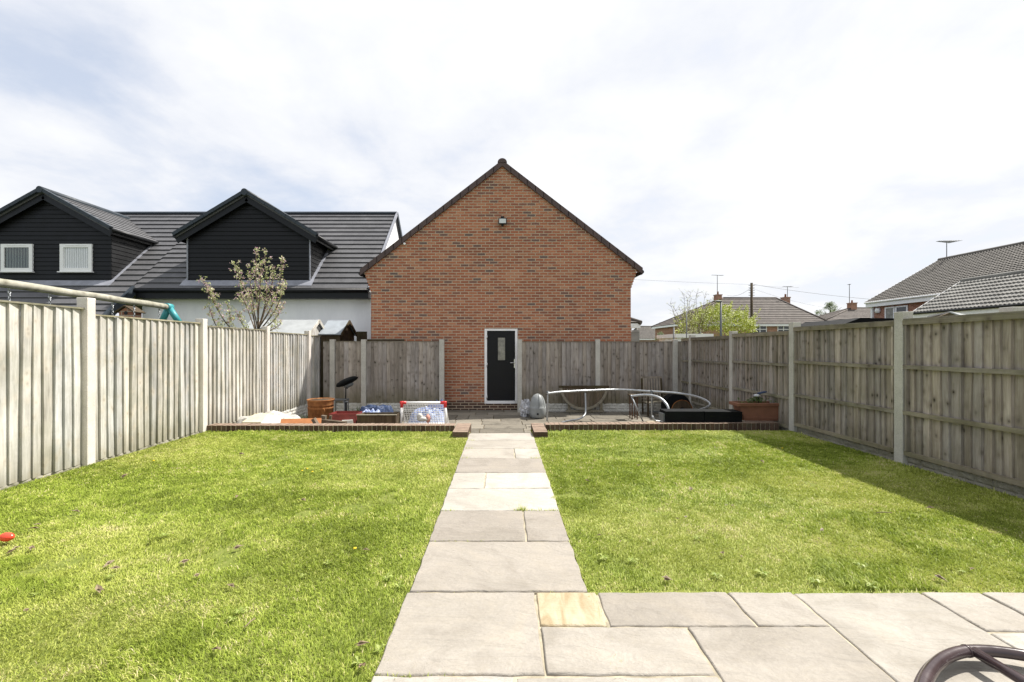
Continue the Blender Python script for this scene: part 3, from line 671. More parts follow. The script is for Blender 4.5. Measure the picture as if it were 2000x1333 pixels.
# right fence: rails towards the garden
RY = [3.24, 5.17, 7.09, 8.97, 10.92]
fr = thing('garden_fence', 'shaded grey-green fence with horizontal rails along the right of the lawn', 'fence', (XR+0.06, 3.24, 0))
rtops = [1.79, 1.775, 1.757, 1.68, 1.655]; rp = [1.675, 1.665, 1.61, 1.575, 1.56]
conc_post(fr, XR+0.06, 1.31, 0.125, 0.105, -0.4, 1.8, M['concrete'])
fence_panel(fr, (XR+0.06, 1.365), (XR+0.06, 3.185), 0.1, 1.70, (-1, 0), M['wood_right'], M['rail'], M['rail'], 'rear', 0.095, seed=290)
gravel_board(fr, (XR+0.05, 1.365), (XR+0.05, 3.185), -0.2, 0.09, (-1, 0), 29)
for i, yy in enumerate(RY):
    conc_post(fr, XR+0.06, yy, 0.125, 0.115, -0.45, rtops[i], M['concrete'])
    y1 = (RY[i+1] if i < 4 else 11.50)-0.058; zb = [0.10, 0.095, 0.02, -0.04, -0.06][i]
    if y1-yy > 0.3: fence_panel(fr, (XR+0.06, yy+0.058), (XR+0.06, y1), zb, rp[i], (-1, 0), M['wood_right'], M['rail'], M['rail'], 'rear', 0.095, seed=200+i)
    gravel_board(fr, (XR+0.05, yy+0.058), (XR+0.05, y1), -0.42 if i > 1 else -0.2, zb-0.004, (-1, 0), 20+i)
# back fences
def XU(u, Y): return (u-981)*Y/F
YB = 11.5
fb = thing('garden_fence', 'shaded grey board fence across the back, left of the black door', 'fence', (XU(711, YB), YB, PATIO_Z))
for k, (u0, u1) in enumerate(((632, 645), (655, 706), (716, 858))):
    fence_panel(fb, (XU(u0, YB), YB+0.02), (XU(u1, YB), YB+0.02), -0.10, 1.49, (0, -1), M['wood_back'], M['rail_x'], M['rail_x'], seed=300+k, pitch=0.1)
    gravel_board(fb, (XU(u0, YB), YB-0.0), (XU(u1, YB), YB-0.0), -0.42, -0.104, (0, -1), 30+k, 'rock_pale')
for u in (650, 711, 863): conc_post(fb, XU(u, YB), YB, 0.125, 0.12, -0.5, 1.55, M['concrete'])
fb2 = thing('garden_fence', 'shaded grey board fence across the back, right of the black door', 'fence', (XU(1167, YB), YB, PATIO_Z))
for k, (u0, u1) in enumerate(((1020, 1162), (1172, 1313), (1323, 1331))):
    fence_panel(fb2, (XU(u0, YB), YB+0.02), (XU(u1, YB), YB+0.02), -0.12, 1.485, (0, -1), M['wood_back'], M['rail_x'], M['rail_x'], seed=320+k, pitch=0.1)
    gravel_board(fb2, (XU(u0, YB), YB-0.0), (XU(u1, YB), YB-0.0), -0.42, -0.124, (0, -1), 40+k, 'rock_pale')
for u in (1015, 1167, 1318): conc_post(fb2, XU(u, YB), YB, 0.115, 0.12, -0.5, 1.55, M['concrete'])
# a neighbour's post just beyond the right fence
npst = thing('concrete_post', 'short concrete post top standing just beyond the nearest right fence panel', 'post', (5.0, 4.25, -0.4))
conc_post(npst, 4.95, 4.28, 0.12, 0.12, -0.4, 1.75, M['concrete'])

# ------------------------------------------------------------------ brick edging and piers
def brick_box(b, x0, x1, y0, y1, z0, z1, g=0.005):
    t = random.random(); b.box(x0+g, x1-g, y0+g*0.5, y1-g*0.5, z0, z1-random.uniform(0, 0.004), t, 0.0015)
def edging(name, label, x0, x1, yf0, yf1, z1=0.095, pierx=None):
    e = thing(name, label, 'edging wall', ((x0+x1)/2, yf0, 0))
    b = MB(); n = int(abs(x1-x0)/0.078)
    for i in range(n):
        a = x0+(x1-x0)*i/n; c = x0+(x1-x0)*(i+1)/n; y = yf0+(yf1-yf0)*i/n
        brick_box(b, a, c, y+random.uniform(-.002, .002), y+0.215, -0.03, z1)
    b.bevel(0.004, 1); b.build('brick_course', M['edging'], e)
    b = MB(); b.hexa([(x0, yf0+0.006, -0.42), (x1, yf1+0.006, -0.42), (x1, yf1+0.21, -0.42), (x0, yf0+0.21, -0.42), (x0, yf0+0.006, z1-0.007), (x1, yf1+0.006, z1-0.007), (x1, yf1+0.21, z1-0.007), (x0, yf0+0.21, z1-0.007)])
    b.build('mortar_bed', M['joint'], e)
    if pierx:
        b = MB(); y = 6.62; px0, px1 = pierx
        while y < 7.3:
            brick_box(b, px0, px1, y, y+0.105, 0.012, 0.085); brick_box(b, px0, px1, y, y+0.105, -0.06, 0.008); y += 0.108
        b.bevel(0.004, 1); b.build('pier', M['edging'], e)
        b = MB(); b.box(px0+0.008, px1-0.008, 6.628, 7.30, -0.4, 0.078); b.build('mortar_bed', M['joint'], e)
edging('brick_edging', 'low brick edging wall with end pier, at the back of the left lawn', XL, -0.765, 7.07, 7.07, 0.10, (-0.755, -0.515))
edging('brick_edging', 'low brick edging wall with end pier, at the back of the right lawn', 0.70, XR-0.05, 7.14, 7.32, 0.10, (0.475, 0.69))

# ------------------------------------------------------------------ roof helper
def tiled(b, A, B, C, D, n, m, t=0.03, ripple=0.0, rper=0.3, tonevar=1.0):
    """A,B along the eave, D,C along the ridge"""
    A, B, C, D = map(Vector, (A, B, C, D)); nrm = (B-A).cross(D-A).normalized()
    if nrm.z < 0: nrm = -nrm
    for i in range(n):
        s0, s1 = i/n, min(1.0, (i+1)/n)
        L0, R0, L1, R1 = A.lerp(D, s0), B.lerp(C, s0), A.lerp(D, s1), B.lerp(C, s1)
        w = (R0-L0).length; mm = max(1, int(m)); off = 0.5 if i % 2 else 0.0
        ns = mm if not ripple else mm*6
        rowj = random.uniform(-0.002, 0.002)
        prev = None
        for k in range(ns+1):
            q = k/ns; a = L0.lerp(R0, q); c = L1.lerp(R1, q)
            h = 0
            if ripple: h = ripple*(0.5+0.5*math.cos(2*math.pi*k/6.0))
            lo = a+nrm*(t+h+rowj); up = c+nrm*(0.004+h*0.9); ft = a+nrm*(-0.01)
            if prev:
                tn = 0.5+(random.Random(i*977+int(k/(6 if ripple else 1)+off)*31).random()-0.5)*tonevar
                b.face([prev[0], lo, up, prev[1]], tn); b.face([prev[2], ft, lo, prev[0]], tn*0.8)
            prev = (lo, up, ft)
def slab_under(b, A, B, C, D, th=0.1):
    A, B, C, D = map(Vector, (A, B, C, D)); nrm = (B-A).cross(D-A).normalized()
    if nrm.z < 0: nrm = -nrm
    b.hexa([p-nrm*th for p in (A, B, C, D)]+[p-nrm*0.011 for p in (A, B, C, D)])

# ------------------------------------------------------------------ brick gable building
YG = 11.9
gb = thing('brick_garage', 'orange-brown brick gable building with a dark verge and a black door, behind the back fence', 'building', (0, YG, PATIO_Z))
GL, GR = XU(725, YG), XU(1232, YG)
apx = 0.0; apz = CAMZ+(677-318)*YG/F
sl_ = 0.768
def rake(x): return apz-abs(x-apx)*sl_
# outline with corbelled eaves
EL, ER = XU(712, YG), XU(1245, YG)
DX0, DX1, DZ1 = XU(946, YG), XU(1011, YG), CAMZ+(677-642)*YG/F
DZ0 = CAMZ+(677-789)*YG/F
out = [(GL, -0.45)]
zc0 = rake(EL)-0.02
steps = 7
cz = [zc0-0.60+0.075*i for i in range(steps+1)]
x = GL; out.append((GL, cz[0]))
for i in range(steps):
    x2 = GL+(EL-GL)*(i+1)/steps; out.append((x2, cz[i])); out.append((x2, cz[i+1] if i < steps-1 else rake(x2)))
out.append((apx, apz)); 
zc1 = rake(ER)-0.02; cz = [zc1-0.55+0.075*i for i in range(steps+1)]; right = [(GR, -0.45), (GR, cz[0])]
for i in range(steps):
    x2 = GR+(ER-GR)*(i+1)/steps; right.append((x2, cz[i])); right.append((x2, cz[i+1] if i < steps-1 else rake(x2)))
out += right[::-1]
out += [(DX1, -0.45), (DX1, DZ1), (DX0, DZ1), (DX0, -0.45)]
from mathutils.geometry import tessellate_polygon
b = MB(); fv = [b.bm.verts.new((x, YG, z)) for x, z in out]; bv = [b.bm.verts.new((x, YG+0.30, z)) for x, z in out]
for tri in tessellate_polygon([[Vector((x, z, 0)) for x, z in out]]):
    b.bm.faces.new([fv[i] for i in tri]); b.bm.faces.new([bv[i] for i in tri][::-1])
for i in range(len(out)): k = (i+1) % len(out); b.bm.faces.new([fv[i], fv[k], bv[k], bv[i]])
b.build('gable_wall', M['brick'], gb)
b = MB(); b.box(DX0+0.001, DX1-0.001, YG+0.02, YG+0.3, -0.45, DZ0); b.build('door_step', M['brick'], gb)
b = MB(); b.box(GL+0.02, GL+0.3, YG+0.301, 20, -0.45, 3.3); b.build('side_wall', M['brick_far_y'], gb); b = MB(); b.box(GR-0.3, GR-0.02, YG+0.301, 20, -0.45, 3.3); b.build('side_wall', M['brick_far_y'], gb)
b = MB(); b.prism([(GL, 20.0, -0.45), (GR, 20.0, -0.45), (GR, 20.0, 3.3), (apx, 20.0, apz-0.1), (GL, 20.0, 3.3)], (0, 0.3, 0)); b.build('rear_wall', M['brick'], gb)
EX0, EX1 = XU(705, YG)+0.05, XU(1253, YG)-0.05
b = MB()
for ex in (EX0, EX1):
    A = (ex, YG+0.02, rake(ex)+0.03); B_ = (ex, 20.4, rake(ex)+0.03); C = (apx, 20.4, apz+0.03); D = (apx, YG+0.02, apz+0.03)
    tiled(b, A, B_, C, D, 16, 24, 0.03); slab_under(b, A, B_, C, D, 0.1)
b.build('roof', M['roof_brown'], gb)
b = MB()
for sgn, ex in ((-1, XU(705, YG)), (1, XU(1253, YG))):
    n = 17; L = abs(ex)
    for i in range(n):
        a = L*(i/n); c = L*((i+1)/n)+0.015
        za = rake(a)+0.05; zc_ = rake(c)+0.05-0.018
        # cap unit: top plate and face plate
        b.hexa([(sgn*a, YG-0.06, za-0.155), (sgn*c, YG-0.06, zc_-0.155), (sgn*c, YG+0.12, zc_-0.155), (sgn*a, YG+0.12, za-0.155),
                (sgn*a, YG-0.06, za), (sgn*c, YG-0.06, zc_+0.018), (sgn*c, YG+0.12, zc_+0.018), (sgn*a, YG+0.12, za)], random.random())
b.bevel(0.008, 1); b.build('verge_caps', M['verge_brown'], gb)
b = MB(); pr = []
for k in range(13): a = math.pi*k/12; pr.append((0.125*math.cos(a), YG-0.075, apz-0.02+0.11*math.sin(a)))
b.prism(pr, (0, 8.6, 0)); b.build('ridge_tiles', M['verge_brown'], gb)
for sx, ex in ((-1, XU(705, YG)), (1, XU(1253, YG))):
    b = MB(); b.tube([(ex+sx*0.0, YG-0.05, rake(ex)-0.07), (ex+sx*0.0, 20.4, rake(ex)-0.07)], 0.055, 10); b.build('gutter', M['black'], gb)
# door
door = MB(); yd = YG+0.055
door.box(DX0+0.075, DX1-0.072, yd, yd+0.05, DZ0+0.085, DZ1-0.065); door.bevel(0.004, 1); do = door.build('door', M['door'], gb)
b = MB(); f0 = YG+0.012
b.box(DX0+0.002, DX0+0.07, f0, f0+0.09, DZ0+0.003, DZ1-0.003); b.box(DX1-0.067, DX1-0.002, f0, f0+0.09, DZ0+0.003, DZ1-0.003)
b.box(DX0+0.07, DX1-0.067, f0, f0+0.09, DZ1-0.06, DZ1-0.003); b.box(DX0+0.07, DX1-0.067, f0-0.02, f0+0.09, DZ0+0.003, DZ0+0.075); b.bevel(0.005, 1)
b.build('door_frame', M['white'], do)
b = MB(); wx0, wx1 = XU(972.5, YG), XU(986.5, YG); wz0, wz1 = CAMZ+(677-704)*YG/F, CAMZ+(677-660)*YG/F
for (a0, a1, c0, c1) in ((wx0-0.035, wx1+0.035, wz1, wz1+0.035), (wx0-0.035, wx1+0.035, wz0-0.035, wz0), (wx0-0.035, wx0, wz0, wz1), (wx1, wx1+0.035, wz0, wz1)):
    b.box(a0, a1, yd-0.014, yd-0.001, c0, c1)
b.build('window_bead', M['door'], do)
b = MB(); b.box(wx0, wx1, yd-0.006, yd-0.001, wz0, wz1); b.build('pane', M['glass_obscure'], do)
b = MB(); hx = XU(1005, YG); hz = CAMZ+(677-709)*YG/F
b.box(hx-0.014, hx+0.014, yd-0.018, yd-0.001, hz-0.14, hz+0.10); b.tube([(hx, yd-0.02, hz+0.0), (hx, yd-0.06, hz+0.0), (hx-0.12, yd-0.062, hz)], 0.010, 8); b.build('handle', M['chrome'], do)
for hz in (0.12, 1.0, 1.75):
    b = MB(); b.tube([(DX0+0.07, YG+0.0, DZ0+hz), (DX0+0.07, YG+0.0, DZ0+hz+0.1)], 0.014, 8); b.build('hinge', M['chrome'], do)
# floodlight and camera on the wall
fz = CAMZ+(677-435)*YG/F; fx = XU(981.5, YG)
fd = thing('floodlight', 'black security floodlight mounted high on the brick gable', 'floodlight', (fx, YG, fz))
b = MB(); b.box(fx-0.11, fx+0.11, YG-0.15, YG-0.06, fz-0.075, fz+0.075); b.bevel(0.01, 2); b.build('housing', M['black'], fd)
b = MB(); b.box(fx-0.088, fx+0.088, YG-0.156, YG-0.151, fz-0.058, fz+0.058); b.build('lens', M['white_flood'], fd)
b = MB(); b.tube([(fx, YG-0.005, fz+0.11), (fx, YG-0.1, fz+0.12), (fx, YG-0.1, fz+0.07)], 0.022, 8); b.box(fx-0.045, fx+0.045, YG-0.03, YG-0.002, fz+0.07, fz+0.16); b.build('bracket', M['black'], fd)
b = MB(); b.blob((fx, YG-0.11, fz-0.11), (0.035, 0.035, 0.035), 1, 0.02, sub=2); b.build('sensor', M['black'], fd)
cx_, cz_ = XU(791, YG), CAMZ+(677-478)*YG/F
cc = thing('security_camera', 'small white security camera under the left verge of the brick gable', 'camera', (cx_, YG, cz_))
b = MB(); b.lathe([(0.001, cz_+0.035), (0.03, cz_+0.03), (0.035, cz_), (0.02, cz_-0.02), (0.001, cz_-0.025)], cx_, YG-0.05, 12); b.build('camera_body', M['white'], cc)
b = MB(); b.tube([(cx_, YG-0.001, cz_+0.01), (cx_, YG-0.05, cz_+0.01)], 0.014, 8); b.build('mount', M['white'], cc)
pl = MB(); pl.box(XU(718, 11.75), XU(790, 11.75), 11.70, 11.76, 1.5, 1.56, 0.3); tag(pl.build('timber_plank', M['wood_dark']), 'dark timber plank lying along the top of the back fence against the brick wall', 'plank')

# ------------------------------------------------------------------ white rendered house with dormers
YE, ZE, KR = 14.5, 3.26, 0.955
YR_, ZR_ = 18.3, 3.26+0.955*3.8
def zroof(y): return ZE+KR*(y-YE)
XE = -4.40; XM = -12.2; XW = -27
h = thing('white_house', 'white rendered house with grey tiled roof and two black clad dormers', 'house', (-12, 15, -0.4))
b = MB(); b.box(XM+0.001, XE-0.05, 14.92, 15.2, -0.42, 3.22); b.box(XW, XM-0.2, 13.3, 13.6, -0.42, 1.9); b.box(XM-0.2, XM, 13.3, 15.2, -0.42, 2.1)
b.prism([(XE-0.05, 14.925, 3.2), (XE-0.05, 14.925, -0.42), (XE-0.05, 21.6, -0.42), (XE-0.05, 21.6, 3.2), (XE-0.05, YR_, ZR_-0.16)], (-0.25, 0, 0)); b.build('wall', M['render'], h)
b = MB()
A = (XM, YE, ZE); B_ = (XE, YE, ZE); C = (XE, YR_, ZR_); D = (XM, YR_, ZR_); tiled(b, A, B_, C, D, 17, 26, 0.045, tonevar=0.5); slab_under(b, A, B_, C, D, 0.12)
Yl = 12.75
A = (XW, Yl, zroof(Yl)); B_ = (XM-0.002, Yl, zroof(Yl)); C = (XM-0.002, YR_, ZR_); D = (XW, YR_, ZR_); tiled(b, A, B_, C, D, 24, 44, 0.045, tonevar=0.5); slab_under(b, A, B_, C, D, 0.12)
A = (XW, 22.1, ZE); B_ = (XE, 22.1, ZE); C = (XE, YR_, ZR_); D = (XW, YR_, ZR_); tiled(b, B_, A, D, C, 16, 40, 0.035); slab_under(b, B_, A, D, C, 0.12)
b.build('roof', M['roof_slate'], h)
b = MB(); pr = [(XE+0.02, YR_+0.13*math.cos(math.pi*k/8), ZR_-0.03+0.11*math.sin(math.pi*k/8)) for k in range(9)]; b.prism(pr, (XW-XE, 0, 0)); b.build('ridge_tiles', M['roof_dark_trim'], h)
b = MB(); b.beam((XE+0.03, YE-0.02, ZE+0.01), (XE+0.03, YR_, ZR_+0.01), 0.06, 0.12); b.build('verge_strip', M['lead'], h)
b = MB(); b.beam((XE+0.03, YR_, ZR_+0.01), (XE+0.03, 22.1, ZE+0.01), 0.06, 0.16); b.build('barge_board', M['roof_dark_trim'], h); b = MB(); b.beam((XM+0.06, YE+0.05, zroof(YE+0.05)-0.04), (XM+0.06, Yl, zroof(Yl)-0.04), 0.10, 0.24); b.build('barge_board', M['roof_dark_trim'], h)
b = MB(); b.tube([(XM, YE-0.03, ZE-0.05), (XE, YE-0.03, ZE-0.05)], 0.06, 10); b.build('gutter', M['black'], h)
b = MB(); b.box(XM+0.1, XE-0.02, YE+0.03, YE+0.06, ZE-0.30, ZE-0.03); b.box(XM+0.1, XE-0.02, YE+0.06, 14.92, ZE-0.30, ZE-0.27); b.build('fascia', M['black'], h)

def dormer(xc, hw_wall, hw_roof, zapex, slope, Yf, windows):
    d = MB(); x0, x1 = xc-hw_wall, xc+hw_wall; ze = zapex-hw_roof*slope; zw = lambda x: zapex-0.17-abs(x-xc)*slope
    # cladding boards (front)
    zb = zroof(Yf)-0.05; z = zb; bd = 0.145
    while z < zw(xc):
        zt = min(z+bd, zw(xc)-0.001)
        def half(zv): return min(hw_wall, max(0.0, (zapex-0.17-zv)/slope))
        a0, a1 = half(z), half(zt)
        d.hexa([(xc-a0, Yf-0.022, z), (xc+a0, Yf-0.022, z), (xc+a0, Yf+0.05, z), (xc-a0, Yf+0.05, z), (xc-a1, Yf-0.006, zt-0.012), (xc+a1, Yf-0.006, zt-0.012), (xc+a1, Yf+0.05, zt-0.012), (xc-a1, Yf+0.05, zt-0.012)])
        z += bd
    d.prism([(x0, Yf+0.052, zb), (x1, Yf+0.052, zb), (x1, Yf+0.052, zw(x1)), (xc, Yf+0.052, zw(xc)), (x0, Yf+0.052, zw(x0))], (0, 0.05, 0))
    # cheeks
    ywb = YE+(ze+0.05-ZE)/KR
    for xx, sg in ((x0, -1), (x1, 1)):
        z = zb
        while z < ze-0.02:
            zt = min(z+bd, ze-0.02); ya = YE+(z-0.12-ZE)/KR
            yb0 = max(Yf+0.06, YE+(z+0.12-ZE)/KR); yb1 = max(Yf+0.06, YE+(zt+0.12-ZE)/KR)
            d.hexa([(xx-sg*0.05, Yf, z), (xx+sg*0.012, Yf, z), (xx+sg*0.012, yb0, z), (xx-sg*0.05, yb0, z),
                    (xx-sg*0.05, Yf, zt-0.012), (xx-sg*0.002, Yf, zt-0.012), (xx-sg*0.002, yb1, zt-0.012), (xx-sg*0.05, yb1, zt-0.012)])
            z += bd
    do_ = d.build('dormer', M['cladding'], h)
    r = MB(); yf2 = Yf-0.2; ybR = YE+(zapex-ZE)/KR; ybE = YE+(ze-ZE)/KR
    for sg in (-1, 1):
        A = (xc+sg*hw_roof, yf2, ze); D = (xc, yf2, zapex); B2 = (xc+sg*hw_roof, ybE+0.05, ze); C2 = (xc, ybR+0.05, zapex)
        tiled(r, A, B2, C2, D, 9, 9, 0.03, tonevar=0.7); slab_under(r, A, B2, C2, D, 0.08)
    r.build('dormer_roof', M['roof_slate'], do_)
    v = MB()
    for sg in (-1, 1):
        n = 7
        for i in range(n):
            a, c = hw_roof*i/n, hw_roof*(i+1)/n+0.006
            v.beam((xc+sg*a, yf2-0.02, zapex-a*slope+0.03), (xc+sg*c, yf2-0.02, zapex-c*slope+0.027), 0.14, 0.105, up=(0, 0, 1))
    v.tube([(xc, yf2-0.10, zapex+0.0), (xc, ybR, zapex+0.0)], 0.11, 12); v.build('verge_tiles', M['roof_dark_trim'], do_)
    bb = MB()
    for sg in (-1, 1): bb.beam((xc, yf2+0.045, zapex-0.16), (xc+sg*(hw_roof-0.03), yf2+0.045, zapex-0.16-(hw_roof-0.03)*slope), 0.03, 0.24)
    bb.build('barge_board', M['black'], do_)
    for sg in (-1, 1):
        g_ = MB(); g_.tube([(xc+sg*hw_roof, yf2-0.02, ze-0.03), (xc+sg*hw_roof, ybE-0.05, ze-0.03)], 0.055, 8); g_.build('dormer_gutter', M['black'], do_)
    for sg in (-1, 1):
        g_ = MB(); g_.beam((xc+sg*(hw_roof-0.07), yf2+0.06, ze-0.08), (xc+sg*(hw_roof-0.07), ybE-0.12, ze-0.08), 0.03, 0.16); g_.build('dormer_fascia', M['black'], do_)
    l = MB(); yl = Yf-0.03
    l.hexa([(x0-0.12, yl-0.20, zroof(yl-0.2)+0.05), (x1+0.12, yl-0.20, zroof(yl-0.2)+0.05), (x1+0.12, yl+0.0, zroof(yl)+0.05), (x0-0.12, yl+0.0, zroof(yl)+0.05),
            (x0-0.12, yl-0.20, zroof(yl-0.2)+0.06), (x1+0.12, yl-0.20, zroof(yl-0.2)+0.06), (x1+0.12, yl+0.0, zroof(yl)+0.07), (x0-0.12, yl+0.0, zroof(yl)+0.07)])
    for sg, xx in ((-1, x0), (1, x1)):
        l.beam((xx+sg*0.05, Yf-0.02, zroof(Yf)+0.04), (xx+sg*0.05, ybE, zroof(ybE)+0.04), 0.10, 0.012, up=(0, -1, 1))
    l.build('lead_flashing', M['lead'], do_)
    if not windows:
        t = MB()
        for xx in (x0+0.01, x1-0.01): t.box(xx-0.022, xx+0.022, Yf-0.045, Yf-0.024, zb+0.05, zw(x0)-0.05)
        t.build('corner_trim', M['lead'], do_)
    for (wx0, wx1, wz0, wz1, cur) in windows:
        w = MB(); fr_ = 0.115; y0, y1 = Yf-0.06, Yf+0.0
        w.box(wx0, wx1, y0, y1, wz1-fr_, wz1); w.box(wx0, wx1, y0, y1, wz0, wz0+fr_); w.box(wx0, wx0+fr_, y0, y1, wz0+fr_, wz1-fr_); w.box(wx1-fr_, wx1, y0, y1, wz0+fr_, wz1-fr_)
        w.bevel(0.008, 1); w.box(wx0-0.04, wx1+0.04, y0-0.05, y1, wz0-0.035, wz0-0.002)
        w.box(wx0+0.2, wx1-0.2, y0-0.012, y0-0.001, wz1-0.06, wz1-0.035)
        wo = w.build('window', M['white'], do_)
        p = MB(); p.box(wx0+fr_, wx1-fr_, Yf-0.034, Yf-0.03, wz0+fr_, wz1-fr_); p.build('pane', M['clear'], wo)
        p = MB(); N = 40
        for k in range(N):
            a = wx0+fr_+(wx1-wx0-2*fr_)*k/N; c = wx0+fr_+(wx1-wx0-2*fr_)*(k+1)/N
            ya, yc = Yf-0.026+0.003*math.sin(k*1.9), Yf-0.026+0.003*math.sin((k+1)*1.9)
            p.face([(a, ya, wz0+fr_), (c, yc, wz0+fr_), (c, yc, wz1-fr_), (a, ya, wz1-fr_)])
        p.build('curtain', M[cur], wo)
    return do_
dormer(-8.505, 2.065, 2.37, 6.47, 0.60, 14.80, [])
dormer(-15.26, 2.13, 2.30, 6.55, 0.555, 14.80, [(-16.80, -15.74, 3.88, 4.80, 'blinds'), (-14.82, -13.75, 3.88, 4.80, 'curtain')])

# ------------------------------------------------------------------ other houses
def house_hip(name, label, x0, x1, y0, y1, zg, ze, zr, rx0, rx1, ry, roofm, nt=16, windows=(), chims=(), wallm='brick_far'):
    o = thing(name, label, 'house', ((x0+x1)/2, y0, zg)); ov = 0.4
    b = MB(); b.box(x0+ov, x1-ov, y0+ov, y1-ov, zg, ze-0.05); b.build('wall', M[wallm], o)
    b = MB(); A, B_, C, D = (x0, y0, ze), (x1, y0, ze), (x1, y1, ze), (x0, y1, ze); P, Q = (rx0, ry, zr), (rx1, ry, zr)
    tiled(b, A, B_, Q, P, nt, 40, 0.06); tiled(b, B_, C, Q, Q, nt, 20, 0.06); tiled(b, D, A, P, P, nt, 20, 0.06); tiled(b, C, D, P, Q, nt, 20, 0.06)
    r = b.build('roof', M[roofm], o)
    b = MB()
    for s, e in ((A, P), (B_, Q), (P, Q), (C, Q), (D, P)): b.tube([s, e], 0.13, 8)
    b.build('ridge_tiles', M[roofm], r)
    b = MB(); b.box(x0+0.02, x1-0.02, y0+0.03, y0+0.10, ze-0.28, ze-0.03); b.box(x0+0.03, x0+0.10, y0+0.1, y1, ze-0.28, ze-0.03); b.box(x0+0.1, x1-0.1, y0+0.101, y0+0.39, ze-0.28, ze-0.2); b.build('fascia', M['white'], o)
    for (cx, cy, cz, cw) in chims:
        b = MB(); b.box(cx-cw/2, cx+cw/2, cy-cw/2, cy+cw/2, cz-2.2, cz-0.12); b.box(cx-cw/2-0.06, cx+cw/2+0.06, cy-cw/2-0.06, cy+cw/2+0.06, cz-0.12, cz)
        c = b.build('chimney', M['brick_far'], r)
        b = MB(); b.lathe([(0.13, cz), (0.10, cz+0.35), (0.12, cz+0.37), (0.12, cz+0.42)], cx, cy, 10); b.build('chimney_pot', M['terracotta'], c)
    for (wx0, wx1, wz0, wz1) in windows:
        b = MB(); yw = y0+ov-0.06; fr_ = 0.09; mid = (wx0+wx1)/2
        b.box(wx0, wx1, yw, yw+0.05, wz1-fr_, wz1); b.box(wx0, wx1, yw, yw+0.05, wz0, wz0+fr_)
        for xx in (wx0, mid-fr_/2, wx1-fr_): b.box(xx, xx+fr_, yw, yw+0.05, wz0+fr_, wz1-fr_)
        b.box(wx0+fr_, wx1-fr_, yw+0.002, yw+0.05, wz1-0.55, wz1-0.47)
        w = b.build('window', M['white'], o)
        b = MB(); b.box(wx0+fr_, wx1-fr_, yw+0.052, yw+0.057, wz0+fr_, wz1-fr_); b.build('pane', M['glass_dark'], w)
    return o
def aerial(x, y, z0, z1, L, ang, label, n=9, group=None):
    o = thing('tv_aerial', label, 'aerial', (x, y, z0), group)
    b = MB(); b.tube([(x, y, z0), (x, y, z1)], 0.022*max(1, y/35), 6); b.build('mast', M['grey_metal'], o)
    b = MB(); dx, dy = math.cos(ang)*L/2, math.sin(ang)*L/2; t = 0.014*max(1, y/35)
    b.tube([(x-dx, y-dy, z1), (x+dx, y+dy, z1)], t, 5)
    for k in range(n):
        f = -1+2*k/(n-1); cx, cy = x+dx*f, y+dy*f; q = 0.12+0.02*k
        b.tube([(cx+math.sin(ang)*q, cy-math.cos(ang)*q, z1), (cx-math.sin(ang)*q, cy+math.cos(ang)*q, z1)], t*0.7, 4)
    b.build('antenna', M['grey_metal'], o)
Z = lambda v, Y: CAMZ+(677-v)*Y/F
YA = 55
house_hip('brick_house', 'brick house with brown hipped roof and two chimneys, behind the lime green bush', XU(1320, YA), XU(1627, YA), YA, YA+9, -0.4, Z(633, YA), Z(582.5, 59.5), XU(1412, 59.5), XU(1515, 59.5), 59.5, 'roof_brown', 15,
          [(XU(1474, YA), XU(1501, YA), Z(660, YA), Z(635.5, YA)), (XU(1522, YA), XU(1546, YA), Z(660, YA), Z(635.5, YA)), (XU(1350, YA), XU(1372, YA), Z(660, YA), Z(637, YA))],
          [(XU(1402, 59.5), 59.5, Z(576, 59.5), 0.75), (XU(1534, 59.5), 59.5, Z(581, 59.5), 0.8)])
aerial(XU(1401, 59.5), 59.5, Z(576, 59.5), Z(538, 59.5), 1.6, 0.15, 'tall television aerial on the left chimney of the brown hipped roof')
aerial(XU(1538, 59.5), 59.5, Z(581, 59.5), Z(560, 59.5), 1.3, 0.1, 'short television aerial on the right chimney of the brown hipped roof')
YB2 = 66
house_hip('brick_house', 'distant house with brown hipped roof and red chimney, left of the ribbed roof', XU(1600, YB2), XU(1735, YB2), YB2, YB2+9, -0.4, Z(632, YB2), Z(602, 70), XU(1662, 70), XU(1700, 70), 70, 'roof_brown', 12,
          [], [(XU(1664, 70), 70, Z(592, 70), 0.9)])
aerial(XU(1659, 70), 70, Z(592, 70), Z(556, 70), 0.8, 1.2, 'thin television aerial on the chimney of the distant house at the right', 5)
YC3 = 90
house_hip('brick_house', 'small far grey roof with one chimney, between the brick gable and the bare tree', XU(1240, YC3), XU(1316, YC3), YC3, YC3+8, -0.4, Z(662, YC3), Z(638, YC3+4), XU(1246, YC3+4), XU(1297, YC3+4), YC3+4, 'roof_grey', 12, [], [(XU(1289, YC3+4), YC3+4, Z(634, YC3+4), 0.9)])
# tiny house corner right of the gable
house_hip('brick_house', 'brick house corner with small hipped roof, peeping out right of the brick gable', 2.6, XU(1252, 24), 24, 30, -0.4, Z(631, 24), Z(598, 26.5), 4.5, 5.2, 26.5, 'roof_brown', 9)
